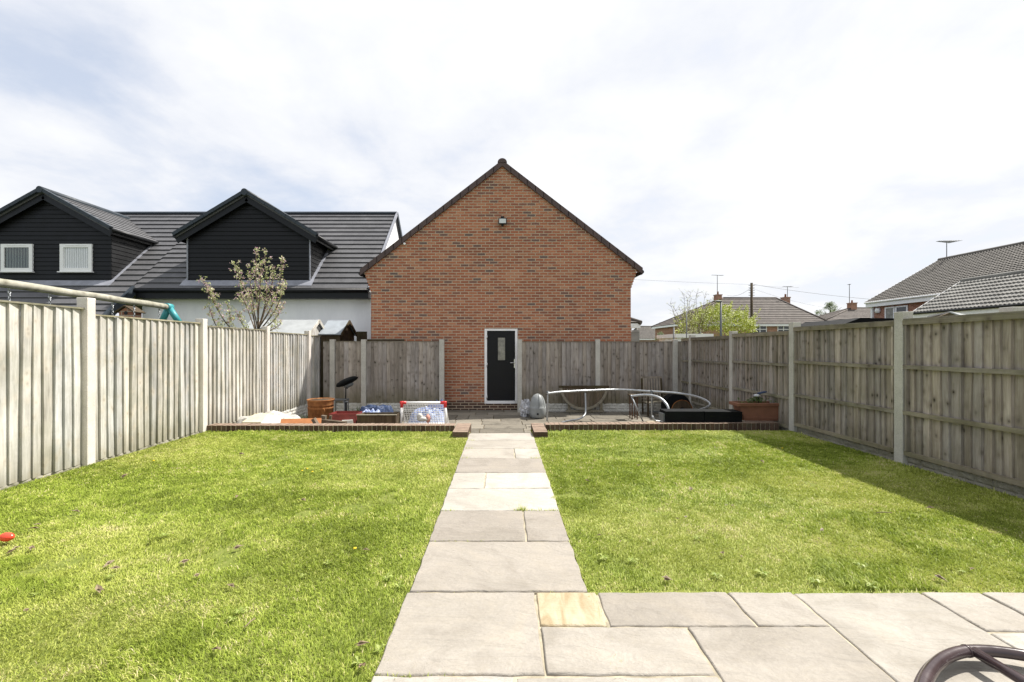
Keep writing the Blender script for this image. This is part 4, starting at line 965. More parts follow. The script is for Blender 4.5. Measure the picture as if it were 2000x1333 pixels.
# right hand houses, ridge running away from the camera
def house_y(name, label, xe, xr, yn, yf, zg, ze, zr, roofm, wallm, n, m, rip, fascia='white', win=(), verge='white'):
    o = thing(name, label, 'house', (xe, yf, zg)); xo = 2*xr-xe
    b = MB(); b.box(xe+0.3, xo-0.3, yn+0.2, yf-0.2, zg, ze-0.12)
    b.prism([(xe+0.3, yf-0.2, ze-0.12), (xo-0.3, yf-0.2, ze-0.12), (xr, yf-0.2, zr-0.25)], (0, -0.25, 0)); b.prism([(xe+0.3, yn+0.2, ze-0.12), (xo-0.3, yn+0.2, ze-0.12), (xr, yn+0.2, zr-0.25)], (0, 0.25, 0))
    b.build('wall', M[wallm], o)
    b = MB(); tiled(b, (xe, yf, ze), (xe, yn, ze), (xr, yn, zr), (xr, yf, zr), n, m, 0.05, rip); slab_under(b, (xe, yf, ze), (xe, yn, ze), (xr, yn, zr), (xr, yf, zr), 0.1)
    tiled(b, (xo, yn, ze), (xo, yf, ze), (xr, yf, zr), (xr, yn, zr), n, 20, 0.05); slab_under(b, (xo, yn, ze), (xo, yf, ze), (xr, yf, zr), (xr, yn, zr), 0.1)
    r = b.build('roof', M[roofm], o)
    b = MB(); b.tube([(xr, yn, zr+0.02), (xr, yf+0.02, zr+0.02)], 0.12, 10); b.build('ridge_tiles', M[roofm], r)
    b = MB(); b.box(xe+0.02, xe+0.06, yn, yf, ze-0.30, ze-0.03); b.box(xe+0.061, xe+0.3, yn, yf, ze-0.30, ze-0.25)
    b.beam((xe, yf+0.01, ze-0.02), (xr, yf+0.01, zr-0.02), 0.03, 0.16); b.build('fascia', M[fascia], o)
    b = MB(); b.tube([(xe-0.04, yn, ze-0.02), (xe-0.04, yf, ze-0.02)], 0.055, 8); b.build('gutter', M['white' if name == 'brick_house' else 'black'], o)
    for (y0, y1, z0, z1, gm) in win:
        b = MB(); xx = xe+0.24; fr_ = 0.08; b.box(xx, xx+0.05, y0, y1, z1-fr_, z1); b.box(xx, xx+0.05, y0, y1, z0, z0+fr_); b.box(xx, xx+0.05, y0, y0+fr_, z0+fr_, z1-fr_); b.box(xx, xx+0.05, y1-fr_, y1, z0+fr_, z1-fr_)
        w = b.build('window', M['white'], o); b = MB(); b.box(xx+0.03, xx+0.035, y0+fr_, y1-fr_, z0+fr_, z1-fr_); b.build('pane', M[gm], w)
    return o
def ypx(X, u): return X*F/(u-981)
Yf = 28; xe = 709*Yf/F; xr = 854*Yf/F
zt = Z(600, 27)
hc = house_y('brick_house', 'large brick house with long ribbed brown-grey roof, at the right edge', xe, xr, 15, Yf, -0.4, Z(592, Yf), Z(509, Yf), 'roof_grey', 'brick_far_y', 22, 88, 0.03,
        win=[(ypx(xe+.25, 1747), ypx(xe+.25, 1728), Z(622, 26)-0.8, 3.75, 'glass_obscure'), (ypx(xe+.25, 1771)-0.05, ypx(xe+.25, 1748)-0.02, 1.9, 3.75, 'glass_dark')])
b = MB(); b.box(xe+0.18, xe+0.30, Yf-0.32, Yf-0.18, -0.4, Z(592, Yf)-0.3); b.build('downpipe', M['white'], hc)
ax = ypx(1, 1849); ya = 25.5; aerial(xr, xr*F/(1849-981), Z(509, Yf), Z(472, xr*F/(1849-981)), 1.25, 0.12, 'long television aerial above the large ribbed roof at the right', 14)
b = MB(); ab = Vector((xe+0.25, ypx(xe+.25, 1714), 3.6)); b.lathe([(0.16, ab.z-0.16), (0.2, ab.z), (0.16, ab.z+0.16)], ab.x, ab.y, 10, 0.5, 1); b.build('alarm_box', M['white'], hc)
Yf = 20; xe = 801*Yf/F; xr = 900*Yf/F
house_y('bungalow', 'pale grey ribbed tile roof of a low building, just beyond the right fence', xe, xr, 12.0, Yf, -0.4, Z(612, Yf), Z(550, Yf), 'roof_pale', 'brick_far_y', 9, 54, 0.035)
# dark flat roof outbuilding and pale lean-to
o = thing('flat_roof_garage', 'dark flat roofed outbuilding below the large ribbed roof', 'garage', (17, 24, -0.4))
b = MB(); b.box(XU(1672, 24), XU(1800, 24), 24, 28, -0.4, Z(632, 24)); b.build('wall', M['brick_far'], o)
b = MB(); Y = 24; b.hexa([(XU(1640, Y), Y-0.3, Z(634, Y)), (XU(1810, Y), Y-0.3, Z(634, Y)), (XU(1810, Y), 28, Z(634, Y)), (XU(1640, Y), 28, Z(634, Y)), (XU(1672, Y), Y-0.3, Z(622, Y)), (XU(1810, Y), Y-0.3, Z(624, Y)), (XU(1810, Y), 28, Z(624, Y)), (XU(1672, Y), 28, Z(622, Y))]); b.build('roof', M['black_matt'], o)
o = thing('garden_shed', 'small shed with translucent pale roof behind the nearest right fence panel', 'shed', (8.5, 9, -0.4))
Y = 9.0; b = MB(); b.box(XU(1815, Y), XU(1960, Y), Y, Y+1.6, -0.4, Z(632, Y)); b.build('wall', M['wood_dark'], o)
b = MB(); b.prism([(XU(1806, Y), Y-0.1, Z(627, Y)), (XU(1845, Y), Y-0.1, Z(612, Y)), (XU(1884, Y), Y-0.1, Z(626, Y))], (0, 0.05, 0)); b.build('gable', M['wood_dark'], o)
b = MB(); b.hexa([(XU(1845, Y), Y-0.1, Z(612, Y)+0.004), (XU(1884, Y), Y-0.1, Z(626, Y)+0.004), (XU(1960, Y), Y+0.2, Z(627, Y)), (XU(1940, Y), Y+1.4, Z(612, Y)), (XU(1845, Y), Y-0.1, Z(612, Y)+0.03), (XU(1884, Y), Y-0.1, Z(626, Y)+0.03), (XU(1960, Y), Y+0.2, Z(627, Y)+0.03), (XU(1940, Y), Y+1.4, Z(612, Y)+0.03)]); b.build('roof', M['pale_roof'], o)
# white flat shed roof in front of lime bush, pale box by gable
Y = 22
o = thing('garden_shed', 'low outbuilding with white flat roof in front of the lime green bush', 'shed', (9, Y, -0.4))
b = MB(); b.box(XU(1322, Y), XU(1388, Y), Y, Y+2.5, -0.4, Z(660, Y)); b.build('wall', M['render'], o)
b = MB(); b.box(XU(1318, Y), XU(1392, Y), Y-0.1, Y+2.6, Z(660, Y)+0.002, Z(652.5, Y)); b.bevel(0.02, 1); b.build('roof', M['white'], o)
Y = 15
o = thing('garden_cupboard', 'pale blue-grey plastic cupboard beside the right corner of the brick gable', 'cupboard', (4.5, Y, -0.4))
b = MB(); b.box(XU(1233, Y), XU(1249, Y), Y, Y+0.4, -0.4, Z(650, Y)); b.bevel(0.02, 1); b.build('cabinet', M['grey_cover'], o)
b = MB(); b.prism([(XU(1232, Y), Y-0.02, Z(650, Y)+0.002), (XU(1250, Y), Y-0.02, Z(650, Y)+0.002), (XU(1246, Y), Y-0.02, Z(645, Y)), (XU(1236, Y), Y-0.02, Z(645, Y))], (0, 0.45, 0)); b.build('lid', M['grey_cover'], o)

# ------------------------------------------------------------------ poles, wires
def pole(name, label, cat, u, Y, v_top, r0, r1, mat):
    o = thing(name, label, cat, (XU(u, Y), Y, -0.4)); x = XU(u, Y)
    b = MB(); b.tube([(x, Y, -0.4), (x, Y, Z(v_top, Y))], [r0, r1], 10); b.build('pole', M[mat], o); return o
YT = 45
tp = pole('telegraph_pole', 'wooden telegraph pole carrying wires in front of the brown hipped roof', 'pole', 1468, YT, 553, 0.14, 0.12, 'wood_dark')
b = MB(); zt = Z(558, YT); x = XU(1468, YT)
for k in range(5): b.tube([(x-0.3, YT, zt-0.25*k), (x+0.3, YT, zt-0.25*k)], 0.03, 5)
b.build('bracket', M['grey_metal'], tp)
lamp = pole('lamp_post', 'dark grey street lamp post standing in front of the lime green bush', 'lamp post', 1408, 25, 590, 0.075, 0.055, 'grey_metal')
b = MB(); xl = XU(1408, 25); zl = Z(590, 25); b.blob((xl-0.18, 25, zl+0.03), (0.26, 0.12, 0.06), 2, 0.05, sub=2); b.build('lamp_head', M['grey_metal'], lamp)
pole('thin_post', 'thin dark metal post standing right of the bare tree', 'post', 1341, 16, 608, 0.022, 0.018, 'grey_metal')
pole('thin_post', 'thin grey post standing left of the low white roof', 'post', 1316, 16, 640, 0.028, 0.025, 'grey_metal')
def wire(P, Q, sag, label, r=0.012):
    P, Q = Vector(P), Vector(Q); pts = []
    for k in range(25):
        t = k/24; p = P.lerp(Q, t); p.z -= sag*4*t*(1-t); pts.append(p)
    b = MB(); b.tube(pts, r, 5); tag(b.build('overhead_wire', M['cable']), label, 'wire')
T = Vector((XU(1468, YT), YT, Z(556, YT)))
wire(T, (XU(1000, 40), 40, Z(530, 40)), 0.15, 'overhead wire running left from the telegraph pole, over the brick gable', 0.009)
wire(T, (XU(1560, 50), 50, Z(562, 50)), 0.1, 'short overhead wire running right from the telegraph pole to the right chimney', 0.009)
wire(T+Vector((0.2, 0, 0)), (XU(1990, 35), 35, Z(597, 35)), 0.5, 'long overhead wire running right from the telegraph pole to the right houses', 0.013)
wire(T+Vector((0, 0, -0.4)), (XU(1655, 62), 62, Z(606, 62)), 0.4, 'overhead wire sloping down right from the telegraph pole', 0.009)
wire(T+Vector((0, 0, -0.3)), (XU(1420, 58), 58, Z(577, 58)), 0.4, 'overhead wire sloping down left from the telegraph pole to the left chimney', 0.014)

# ------------------------------------------------------------------ trees
def leaves(b, c, r, n, size, seed, tone=(0.2, 0.9), flat=1.0):
    rd = random.Random(seed)
    for _ in range(n):
        d = Vector((rd.gauss(0, 1), rd.gauss(0, 1), rd.gauss(0, 1))); d.normalize(); p = Vector(c)+Vector((d.x*r[0], d.y*r[1], d.z*r[2]))*rd.random()**0.5
        a = Vector((rd.uniform(-1, 1), rd.uniform(-1, 1), rd.uniform(-1, 1))).normalized(); q = a.orthogonal().normalized(); s = size*rd.uniform(0.6, 1.3)
        t = rd.uniform(*tone); b.face([p-a*s, p+q*s*0.45, p+a*s, p-q*s*0.45], t)
def branchy(root, height, spread, seed, lean=(0, 0), levels=3, r0=0.035, n1=8, start=0.25):
    """limbs as tubes, returns tips with direction"""
    rd = random.Random(seed); b = MB(); tips = []
    def limb(p, d, L, r, lev):
        pts = [p]; q = Vector(p); dd = Vector(d)
        n = 6
        for k in range(n):
            dd = (dd+Vector((rd.gauss(0, .12), rd.gauss(0, .12), 0.05))).normalized(); q = q+dd*(L/n); pts.append(q.copy())
        b.tube(pts, [r*(1-0.75*k/n) for k in range(n+1)], 6 if lev else 8)
        for q in pts[(2 if lev else 4):]: tips.append((q, lev))
        if lev < levels-1:
            for k in range(n1 if lev == 0 else 4):
                t = start+(1-start)*(k+rd.random())/(n1 if lev == 0 else 4); i = min(n-1, int(t*n)); base = pts[i].lerp(pts[i+1], t*n-i)
                az = k*2.4+rd.uniform(-.5, .5); side = Vector((math.cos(az), math.sin(az), 0)); nd = (side*spread+Vector((0, 0, 1)) if lev == 0 else side*0.8+dd).normalized()
                limb(base, nd, L*rd.uniform(0.35, 0.6)*(1.25-0.6*t), r*(1-0.75*t)*0.65, lev+1)
    limb(Vector(root), Vector((lean[0], lean[1], 1)).normalized(), height, r0, 0)
    return b, tips
# blossom tree behind the left fence
rt = Vector((XU(500, 9.5), 9.5, -0.4))
o = thing('blossom_tree', 'young apple tree with pink blossom, behind the left fence', 'tree', rt)
bt = MB(); tips = []
base = MB()
rd = random.Random(5)
# stems fan out from the trunk head; target picture positions at true depth
stems = [((506, 640), (500, 560), (500, 490)), ((504, 645), (520, 580), (517, 497)), ((500, 645), (487, 585), (470, 550), (462, 520)), ((506, 640), (530, 600), (546, 555), (551, 508)),
         ((500, 650), (482, 600), (470, 575)), ((508, 645), (538, 605), (558, 556)), ((507, 650), (536, 625), (552, 600)), ((503, 640), (508, 560), (510, 515)), ((504, 645), (495, 600), (486, 530)), ((505, 645), (528, 570), (535, 525)),
         ((498, 668), (455, 645), (428, 610), (415, 570)), ((428, 610), (412, 580), (398, 552)), ((440, 630), (450, 628), (446, 600)), ((507, 655), (530, 645), (548, 635)), ((455, 645), (425, 640), (408, 600)), ((500, 655), (478, 640), (464, 615))]
bt.tube([rt, (rt.x, rt.y, 0.9), PX(504, 650, 9.5)], [0.05, 0.04, 0.028], 8)
allp = []
for i, sp in enumerate(stems):
    pts = [PX(u, v, 9.5+(0 if k == 0 else rd.uniform(-0.35, 0.35))) for k, (u, v) in enumerate(sp)]
    cp = catmull(pts, 7); bt.tube(cp, [0.017*(1-0.8*k/len(cp)) for k in range(len(cp))], 6)
    for q in cp[5:]: allp.append((q, i))
lb, pb = MB(), MB()
for q, i in allp:
    for _ in range(3):
        d = Vector((rd.gauss(0, 0.7), rd.gauss(0, 0.7), rd.gauss(0.7, 1))).normalized()*rd.uniform(0.03, 0.14); bt.tube([q, q+d*0.6, q+d], 0.0028, 4)
        p = q+d; k = 7 if i != 13 else 5
        leaves(lb, p, (0.05, 0.05, 0.05), k-3, 0.025, rd.random(), (0.1, 1.0))
        if rd.random() < 0.55 and p.z > 1.9: leaves(pb, p, (0.05, 0.05, 0.05), 7, 0.017, rd.random(), (0, 1))
bt.build('trunk', M['bark'], o); lb.build('crown', M['leaf_apple'], o, normals=False); pb.build('blossom', M['petal'], o, normals=False)
# lime bush
Y = 27.0
o = thing('lime_bush', 'bright lime green bushy tree beyond the back right fence corner', 'bush', (XU(1400, Y), Y, -0.4))
b = MB(); x = XU(1400, Y)
for k in range(9):
    a = k*0.7; b.tube([(x+0.2*math.cos(a), Y+0.2*math.sin(a), -0.4), (x+0.25*(k-4), Y+0.6*math.sin(a), 0.9), (x+0.5*(k-4), Y+0.9*math.sin(a), 2.2+0.3*math.sin(k))], [0.09, 0.05, 0.015], 6)
b.build('trunk', M['bark'], o)
b = MB(); rd = random.Random(3)
prof = {1325: 640, 1340: 628, 1360: 612, 1385: 604, 1410: 600, 1430: 604, 1450: 612, 1465: 625, 1476: 642}
us = sorted(prof)
for _ in range(46):     # spiky shoots
    u = rd.uniform(1330, 1474); i = max(k for k in range(len(us)-1) if us[k] <= u); t = (u-us[i])/(us[i+1]-us[i]); vt = prof[us[i]]*(1-t)+prof[us[i+1]]*t
    p = PX(u, vt+14, Y+rd.uniform(-1, 1)); q = p+Vector((rd.gauss((u-1400)*0.006, 0.15), 0, rd.uniform(0.4, 1.15)))
    for k in range(9): leaves(b, p.lerp(q, k/9), (0.09, 0.09, 0.09), 6, 0.055, rd.random(), (0.3, 1))
for _ in range(300):
    u = rd.uniform(1326, 1476); i = max(k for k in range(len(us)-1) if us[k] <= u); t = (u-us[i])/(us[i+1]-us[i]); vt = prof[us[i]]*(1-t)+prof[us[i+1]]*t
    v = vt+abs(rd.gauss(0, 1))**1.0*26; v = min(v, 690)+rd.uniform(-3, 5); c = PX(u, v, Y+rd.uniform(-1.2, 1.2))
    tt = rd.uniform(0.1, 0.75); leaves(b, c, (0.36, 0.32, 0.24), 34, 0.065, rd.random(), (tt-0.1, min(1, tt+0.35)))
b.build('crown', M['leaf_lime'], o, normals=False)
# bare sparse tree
Y = 24.0
o = thing('bare_tree', 'nearly bare tree with thin upright twigs left of the lime green bush', 'tree', (XU(1345, Y), Y, -0.4))
b = MB(); lb = MB(); rd = random.Random(12); x = XU(1350, Y)
for k in range(26):
    u2 = 1306+rd.random()*98; v2 = rd.uniform(570, 625)+max(0, 1335-u2)*0.6; p0 = Vector((x, Y, 1.0)); p3 = PX(u2, v2, Y+rd.uniform(-1, 1)); p1 = p0.lerp(p3, 0.45)+Vector((rd.gauss(0, .15), rd.gauss(0, .2), -0.1))
    cp = catmull([p0, p1, p3], 6); b.tube(cp, [0.02*(1-0.82*i/len(cp)) for i in range(len(cp))], 5)
    for q in cp[3:]:
        for _ in range(3):
            d = Vector((rd.gauss(0, 1), rd.gauss(0, 1), abs(rd.gauss(0.6, 1)))).normalized()*rd.uniform(0.1, 0.45); b.tube([q, q+d], [0.006, 0.003], 4); leaves(lb, q+d, (0.06, 0.06, 0.06), 3, 0.03, rd.random(), (0.3, 1))
b.tube([(x, Y, -0.4), (x, Y, 1.05)], 0.07, 7); b.build('trunk', M['bark'], o); lb.build('crown', M['leaf_apple'], o, normals=False)
def round_tree(label, u, v0, v1, hw, Y, mat, n=60, seed=1, name='leafy_tree'):
    o = thing(name, label, 'tree', (XU(u, Y), Y, -0.4)); rd = random.Random(seed); x = XU(u, Y); zt, zb = Z(v0, Y), Z(v1, Y); w = hw*Y/F
    b = MB(); b.tube([(x, Y, -0.4), (x+0.1, Y, (zb+zt)/2), (x, Y, zt-0.3)], [w*0.1, w*0.06, 0.03], 7); 
    for k in range(7): a = k*0.9; b.tube([(x, Y, zb+(zt-zb)*0.1*k*0.6), (x+math.cos(a)*w*0.7, Y+math.sin(a)*w*0.7, zb+(zt-zb)*(0.3+0.08*k))], [w*0.04, 0.02], 5)
    b.build('trunk', M['bark'], o); b = MB()
    for _ in range(n):
        a = rd.random()*6.28; q = rd.random(); rr = w*(math.sin(math.pi*min(0.97, q+0.12))**0.7)*rd.uniform(0.4, 1); c = (x+math.cos(a)*rr, Y+math.sin(a)*rr, zb+(zt-zb)*q)
        leaves(b, c, (w*0.2,)*3, 70, w*0.045, rd.random(), (rd.random()*0.5, rd.random()*0.5+0.5))
    b.build('crown', M[mat], o, normals=False)
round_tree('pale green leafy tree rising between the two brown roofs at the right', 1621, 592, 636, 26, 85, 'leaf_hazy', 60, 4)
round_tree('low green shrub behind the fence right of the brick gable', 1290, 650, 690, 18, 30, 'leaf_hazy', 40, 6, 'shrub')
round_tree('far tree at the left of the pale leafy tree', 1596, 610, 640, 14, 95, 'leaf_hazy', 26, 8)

# ------------------------------------------------------------------ swing set, sheds, bird house beyond the left fence
A = Vector((-5.763, 4.18, 2.116)); B_ = Vector((-6.215, 8.19, 2.1045)); dr = (B_-A).normalized()
sw = thing('swing_set', 'wooden log swing frame with teal brackets behind the left fence', 'swing set', (-6.0, 6.2, -0.4))
b = MB(); b.tube([A.lerp(B_, k/14)+Vector((0, 0, 0.004*math.sin(k*1.7))) for k in range(15)], [0.051+0.002*math.sin(k*2.3) for k in range(15)], 14, tone=0.6); b.build('beam', M['wood_log'], sw)
for P, s in ((A, -1), (B_, 1)):
    b = MB(); q = P+dr*0.02*s
    b.tube([P-dr*0.07*s, P+dr*0.08*s], 0.064, 12)
    for sx in (-1, 1): b.tube([q, q+Vector((sx*0.17, dr.y*0.04*s, -0.30))], 0.054, 10)
    b.build('bracket', M['teal'], sw)
    for sx in (-1, 1):
        b = MB(); a = q+Vector((sx*0.155, dr.y*0.04*s, -0.28)); b.tube([a, (q.x+sx*0.95, q.y+0.25*s, -0.4)], 0.045, 10, tone=0.4); b.build('leg', M['wood_log'], sw)
for u in (18, 97, 220, 262, 311):
    X0, Y0 = A.x, A.y; # beam point whose picture column is u
    t = (XU(u, 1)*A.y-A.x)/((B_.x-A.x)-XU(u, 1)*(B_.y-A.y)); p = A.lerp(B_, t)-Vector((0, 0, 0.05))
    b = MB(); b.tube([p+Vector((0, 0, 0.02)), p-Vector((0, 0, 0.03))], 0.012, 6); z = p.z-0.03; k = 0
    b.tube([p+Vector((0.0, 0.016*math.cos(a), -0.045+0.022*math.sin(a))) for a in [j*math.pi/4 for j in range(9)]], 0.006, 5)
    while z > 0.35:
        pr = [(0.012*math.cos(a)*(1 if k % 2 else 0), 0.012*math.cos(a)*(0 if k % 2 else 1), 0.021*math.sin(a)) for a in [j*math.pi/4 for j in range(9)]]
        b.tube([Vector((p.x, p.y, z-0.03))+Vector(c) for c in pr], 0.004, 4, cap=False); z -= 0.034; k += 1
    b.build('chain', M['steel'], sw)
def tuv(u): t = (XU(u, 1)*A.y-A.x)/((B_.x-A.x)-XU(u, 1)*(B_.y-A.y)); return A.lerp(B_, t)
for u0, u1 in ((18, 97), (220, 262)):
    b = MB(); a, c = tuv(u0), tuv(u1); b.beam((a.x, a.y-0.02, 0.34), (c.x, c.y+0.02, 0.34), 0.16, 0.03); b.bevel(0.008, 1); b.build('swing_seat', M['teal'], sw)
# bird house
Y = 8.2; bx = XU(246, Y)
bh = thing('bird_house', 'small rustic brown bird house behind the left fence, below the swing beam', 'bird house', (bx, Y, -0.4))
z0 = Z(622, Y); zt = Z(598, Y); w = 0.13
b = MB(); b.prism([(bx-w, Y, z0), (bx+w, Y, z0), (bx+w, Y, zt-0.11), (bx, Y, zt-0.02), (bx-w, Y, zt-0.11)], (0, 0.2, 0)); b.build('box', M['brick_far'], bh)
b = MB(); b.beam((bx-0.005, Y+0.09, zt), (bx-w-0.06, Y+0.09, zt-0.12), 0.26, 0.018); b.beam((bx+0.005, Y+0.09, zt), (bx+w+0.06, Y+0.09, zt-0.12), 0.26, 0.018); b.build('roof', M['wood_dark'], bh)
b = MB(); b.lathe([(0.035, 0), (0.035, 0.01)], 0, 0, 12); 
for v in b.bm.verts: v.co = Vector((bx+v.co.x, Y-0.004-v.co.z*0.3, zt-0.13+v.co.y))
b.build('hole', M['black'], bh)
b = MB(); b.tube([(bx, Y+0.1, -0.4), (bx, Y+0.1, z0)], 0.04, 8); b.build('post', M['wood_dark'], bh)
# sheds
def shed(label, X, yf, ya, yb, za, ze, xl, roofm, wallm):
    o = thing('garden_shed', label, 'shed', (X, ya, -0.4))
    b = MB(); b.prism([(X-0.04, yf+0.05, -0.4), (X-0.04, yb-0.05, -0.4), (X-0.04, yb-0.05, ze), (X-0.04, ya, za-0.05), (X-0.04, yf+0.05, ze)], (xl-X+0.08, 0, 0)); b.build('wall', M[wallm], o)
    b = MB(); t = 0.03
    for (y1) in (yf-0.03, yb+0.03):
        zz = ze-0.04; b.hexa([(X+0.02, ya, za), (xl, ya, za), (xl, y1, zz), (X+0.02, y1, zz), (X+0.02, ya, za+t), (xl, ya, za+t), (xl, y1, zz+t), (X+0.02, y1, zz+t)])
    b.build('roof', M[roofm], o)
    b = MB()
    for (y1) in (yf-0.03, yb+0.03): b.beam((X+0.035, ya, za+0.0), (X+0.035, y1, ze-0.04), 0.022, 0.09, up=(0, 0, 1), tone=0.6)
    b.build('barge_board', M['wood_left'] if roofm == 'pale_roof' else M['wood_dark'], o)
shed('pale roofed shed with light gable boards behind the left fence', -5.35, 12.15, 12.80, 13.45, Z(627, 12.8), Z(653, 12.2), -7.3, 'pale_roof', 'wood_left')
shed('shed with grey felt roof and dark gable, left of the brick gable', -4.72, 12.85, 13.52, 14.2, Z(628, 13.5), Z(652, 12.9), -5.35, 'felt', 'wood_dark')
b = MB(); b.box(-4.5, XU(716, 13.6), 13.6, 13.65, -0.4, Z(648, 13.6), 0.4); tag(b.build('wooden_screen', M['wood_dark']), 'small dark wooden screen between the felt roofed shed and the brick gable', 'screen')

# ------------------------------------------------------------------ things on the rear patio, left
ZP = PATIO_Z+0.008
def sheet(b, c, sx, sy, h, seed, nx=26, ny=18, rot=0, tone=0.5, fold=1.0):
    G = []
    for i in range(nx+1):
        r = []
        for j in range(ny+1):
            a, q = i/nx*2-1, j/ny*2-1; e = max(0, 1-(abs(a)**3+abs(q)**3)); n = noise.noise(Vector((a*2.2+seed, q*2.2, seed)))
            n2 = abs(noise.noise(Vector((a*5+seed, q*5, seed+4)))); z = h*min(1, e*1.6)**0.6*max(0.15, 0.84+0.28*n)*(1-0.2*fold*n2)+0.008
            x, y = a*sx*(1+0.12*noise.noise(Vector((q*3, seed, 0)))), q*sy*(1+0.12*noise.noise(Vector((a*3, seed, 5))))
            xr, yr = x*math.cos(rot)-y*math.sin(rot), x*math.sin(rot)+y*math.cos(rot); r.append(b.bm.verts.new((c[0]+xr, c[1]+yr, c[2]+z)))
        G.append(r)
    for i in range(nx):
        for j in range(ny):
            f = b.bm.faces.new([G[i][j], G[i+1][j], G[i+1][j+1], G[i][j+1]]); f[b.tl] = tone
    bot = [G[i][0] for i in range(nx+1)]+[G[nx][j] for j in range(1, ny+1)]+[G[i][ny] for i in range(nx-1, -1, -1)]+[G[0][j] for j in range(ny-1, 0, -1)]
    bv = [b.bm.verts.new((v.co.x, v.co.y, c[2])) for v in bot]
    for i in range(len(bot)):
        k = (i+1) % len(bot); b.bm.faces.new([bot[i], bot[k], bv[k], bv[i]])
Y = 8.3
t = thing('plastic_sheeting', 'heap of crumpled white sheeting at the left end of the back patio', 'sheeting', (XU(525, Y), Y, ZP))
b = MB(); sheet(b, (XU(522, Y), Y, ZP), 0.68, 0.45, 0.47, 1.3, 30, 20, fold=0.3); b.build('sheet', M['white_sheet'], t)
b = MB(); b.hexa([PX(472, 829, 7.7), PX(515, 829, 7.7), PX(535, 810, 8.1), PX(498, 812, 8.1), PX(472, 825, 7.7), PX(515, 825, 7.7), PX(535, 806.5, 8.1), PX(498, 808.5, 8.1)]); tag(b.build('cream_board', M['cream']), 'cream coloured board lying on the white sheeting', 'board')
b = MB(); b.hexa([PX(509, 830, 7.6), PX(548, 832, 7.6), PX(556, 815, 7.9), PX(522, 813, 7.9), PX(509, 827, 7.6), PX(548, 829, 7.6), PX(556, 812, 7.9), PX(522, 810, 7.9)]); tag(b.build('white_board', M['white_sheet']), 'white board lying between the cream board and the orange board', 'board')
b = MB(); b.hexa([PX(546, 836, 7.45), PX(627, 836, 7.45), PX(627, 836, 7.52), PX(546, 836, 7.52), PX(549, 818.5, 7.6), PX(628, 817, 7.6), PX(628, 817, 7.63), PX(549, 818.5, 7.63)]); b.bevel(0.004, 1); tag(b.build('orange_board', M['orange']), 'orange board leaning behind the left brick edging', 'board')
Y = 9.5; x = XU(626.5, Y)
t = thing('rusty_barrel', 'rusty orange-brown metal barrel at the back of the patio near the left fence', 'barrel', (x, Y, ZP))
b = MB(); r = 0.272; z1 = Z(781, Y)
b.lathe([(r*0.86, ZP), (r*0.90, ZP+0.15), (r*0.92, ZP+0.16), (r*0.90, ZP+0.17), (r*0.95, ZP+0.38), (r*0.98, ZP+0.40), (r*0.95, ZP+0.42), (r*0.985, z1-0.02), (r*1.03, z1-0.01), (r*1.03, z1+0.012), (r*0.97, z1+0.012), (r*0.93, ZP+0.1), (0.001, ZP+0.09)], x, Y, 32); b.build('drum', M['rust'], t)
b = MB(); b.tube([(x+r*0.55, Y-r*0.82, z1-0.16+0.0), (x+r*0.64, Y-r*0.86, z1-0.19), (x+r*0.62, Y-r*0.84, z1-0.24), (x+r*0.52, Y-r*0.88, z1-0.25)], 0.012, 6); b.build('handle', M['rust'], t)
b = MB(); b.lathe([(r*0.95, z1-0.012), (r*0.95, z1-0.006), (0.001, z1+0.012)], x, Y, 24, rot=0.1); b.build('ash', M['wood_dark'], t)
# small grey metal table beside the barrel
Y = 10.2; t = thing('metal_side_table', 'small grey metal table between the rusty barrel and the black stool', 'table', (XU(664, Y), Y, ZP))
zt = Z(780, Y); x0, x1 = XU(650, Y), XU(678, Y)
b = MB(); b.box(x0, x1, Y-0.13, Y+0.15, zt-0.02, zt); b.bevel(0.004, 1); b.build('tabletop', M['grey_metal'], t)
for xx in (x0+0.02, x1-0.02):
    for yy in (Y-0.11, Y+0.13): b = MB(); b.tube([(xx, yy, ZP), (xx, yy, zt-0.02)], 0.012, 6); b.build('leg', M['grey_metal'], t)
# tilted stool
Y = 10.3; t = thing('swivel_stool', 'black swivel stool with a tilted padded seat standing against the back fence', 'stool', (XU(675, Y), Y, ZP)); x = XU(675, Y)
b = MB(); c = PX(678, 746, Y); b.blob((0, 0, 0), (0.265, 0.22, 0.085), 3, 0.10, 2.0, sub=3)
rm = Matrix.Rotation(R(-24), 4, 'Y')
for v in b.bm.verts:
    if v.co.z < 0: v.co.z *= 0.8
    v.co = rm @ v.co+c
b.build('seat', M['black_matt'], t)
b = MB(); b.blob((0, 0, 0), (0.12, 0.12, 0.05), 5, 0.05, sub=2)
for v in b.bm.verts: v.co = rm @ v.co+c+Vector((0.04, 0, -0.085))
b.build('tilt_mechanism', M['grey_metal'], t)
b = MB(); b.tube([c+Vector((-0.03, 0, -0.09)), (x, Y, Z(785, Y))], 0.014, 8); b.tube([(x+0.0, Y, Z(785, Y)), (x, Y, ZP+0.08)], 0.032, 10); b.tube([(x+0.05, Y-0.02, c.z-0.16), (x+0.0, Y, c.z-0.10)], 0.012, 6); b.build('column', M['black'], t)
b = MB(); b.lathe([(0.06, Z(786, Y)), (0.065, Z(785, Y)), (0.06, Z(783.5, Y))], x, Y, 16); b.build('collar', M['steel'], t)
b = MB(); b.lathe([(0.21, ZP), (0.20, ZP+0.025), (0.10, ZP+0.06), (0.04, ZP+0.10)], x, Y, 20); b.build('base', M['black'], t)
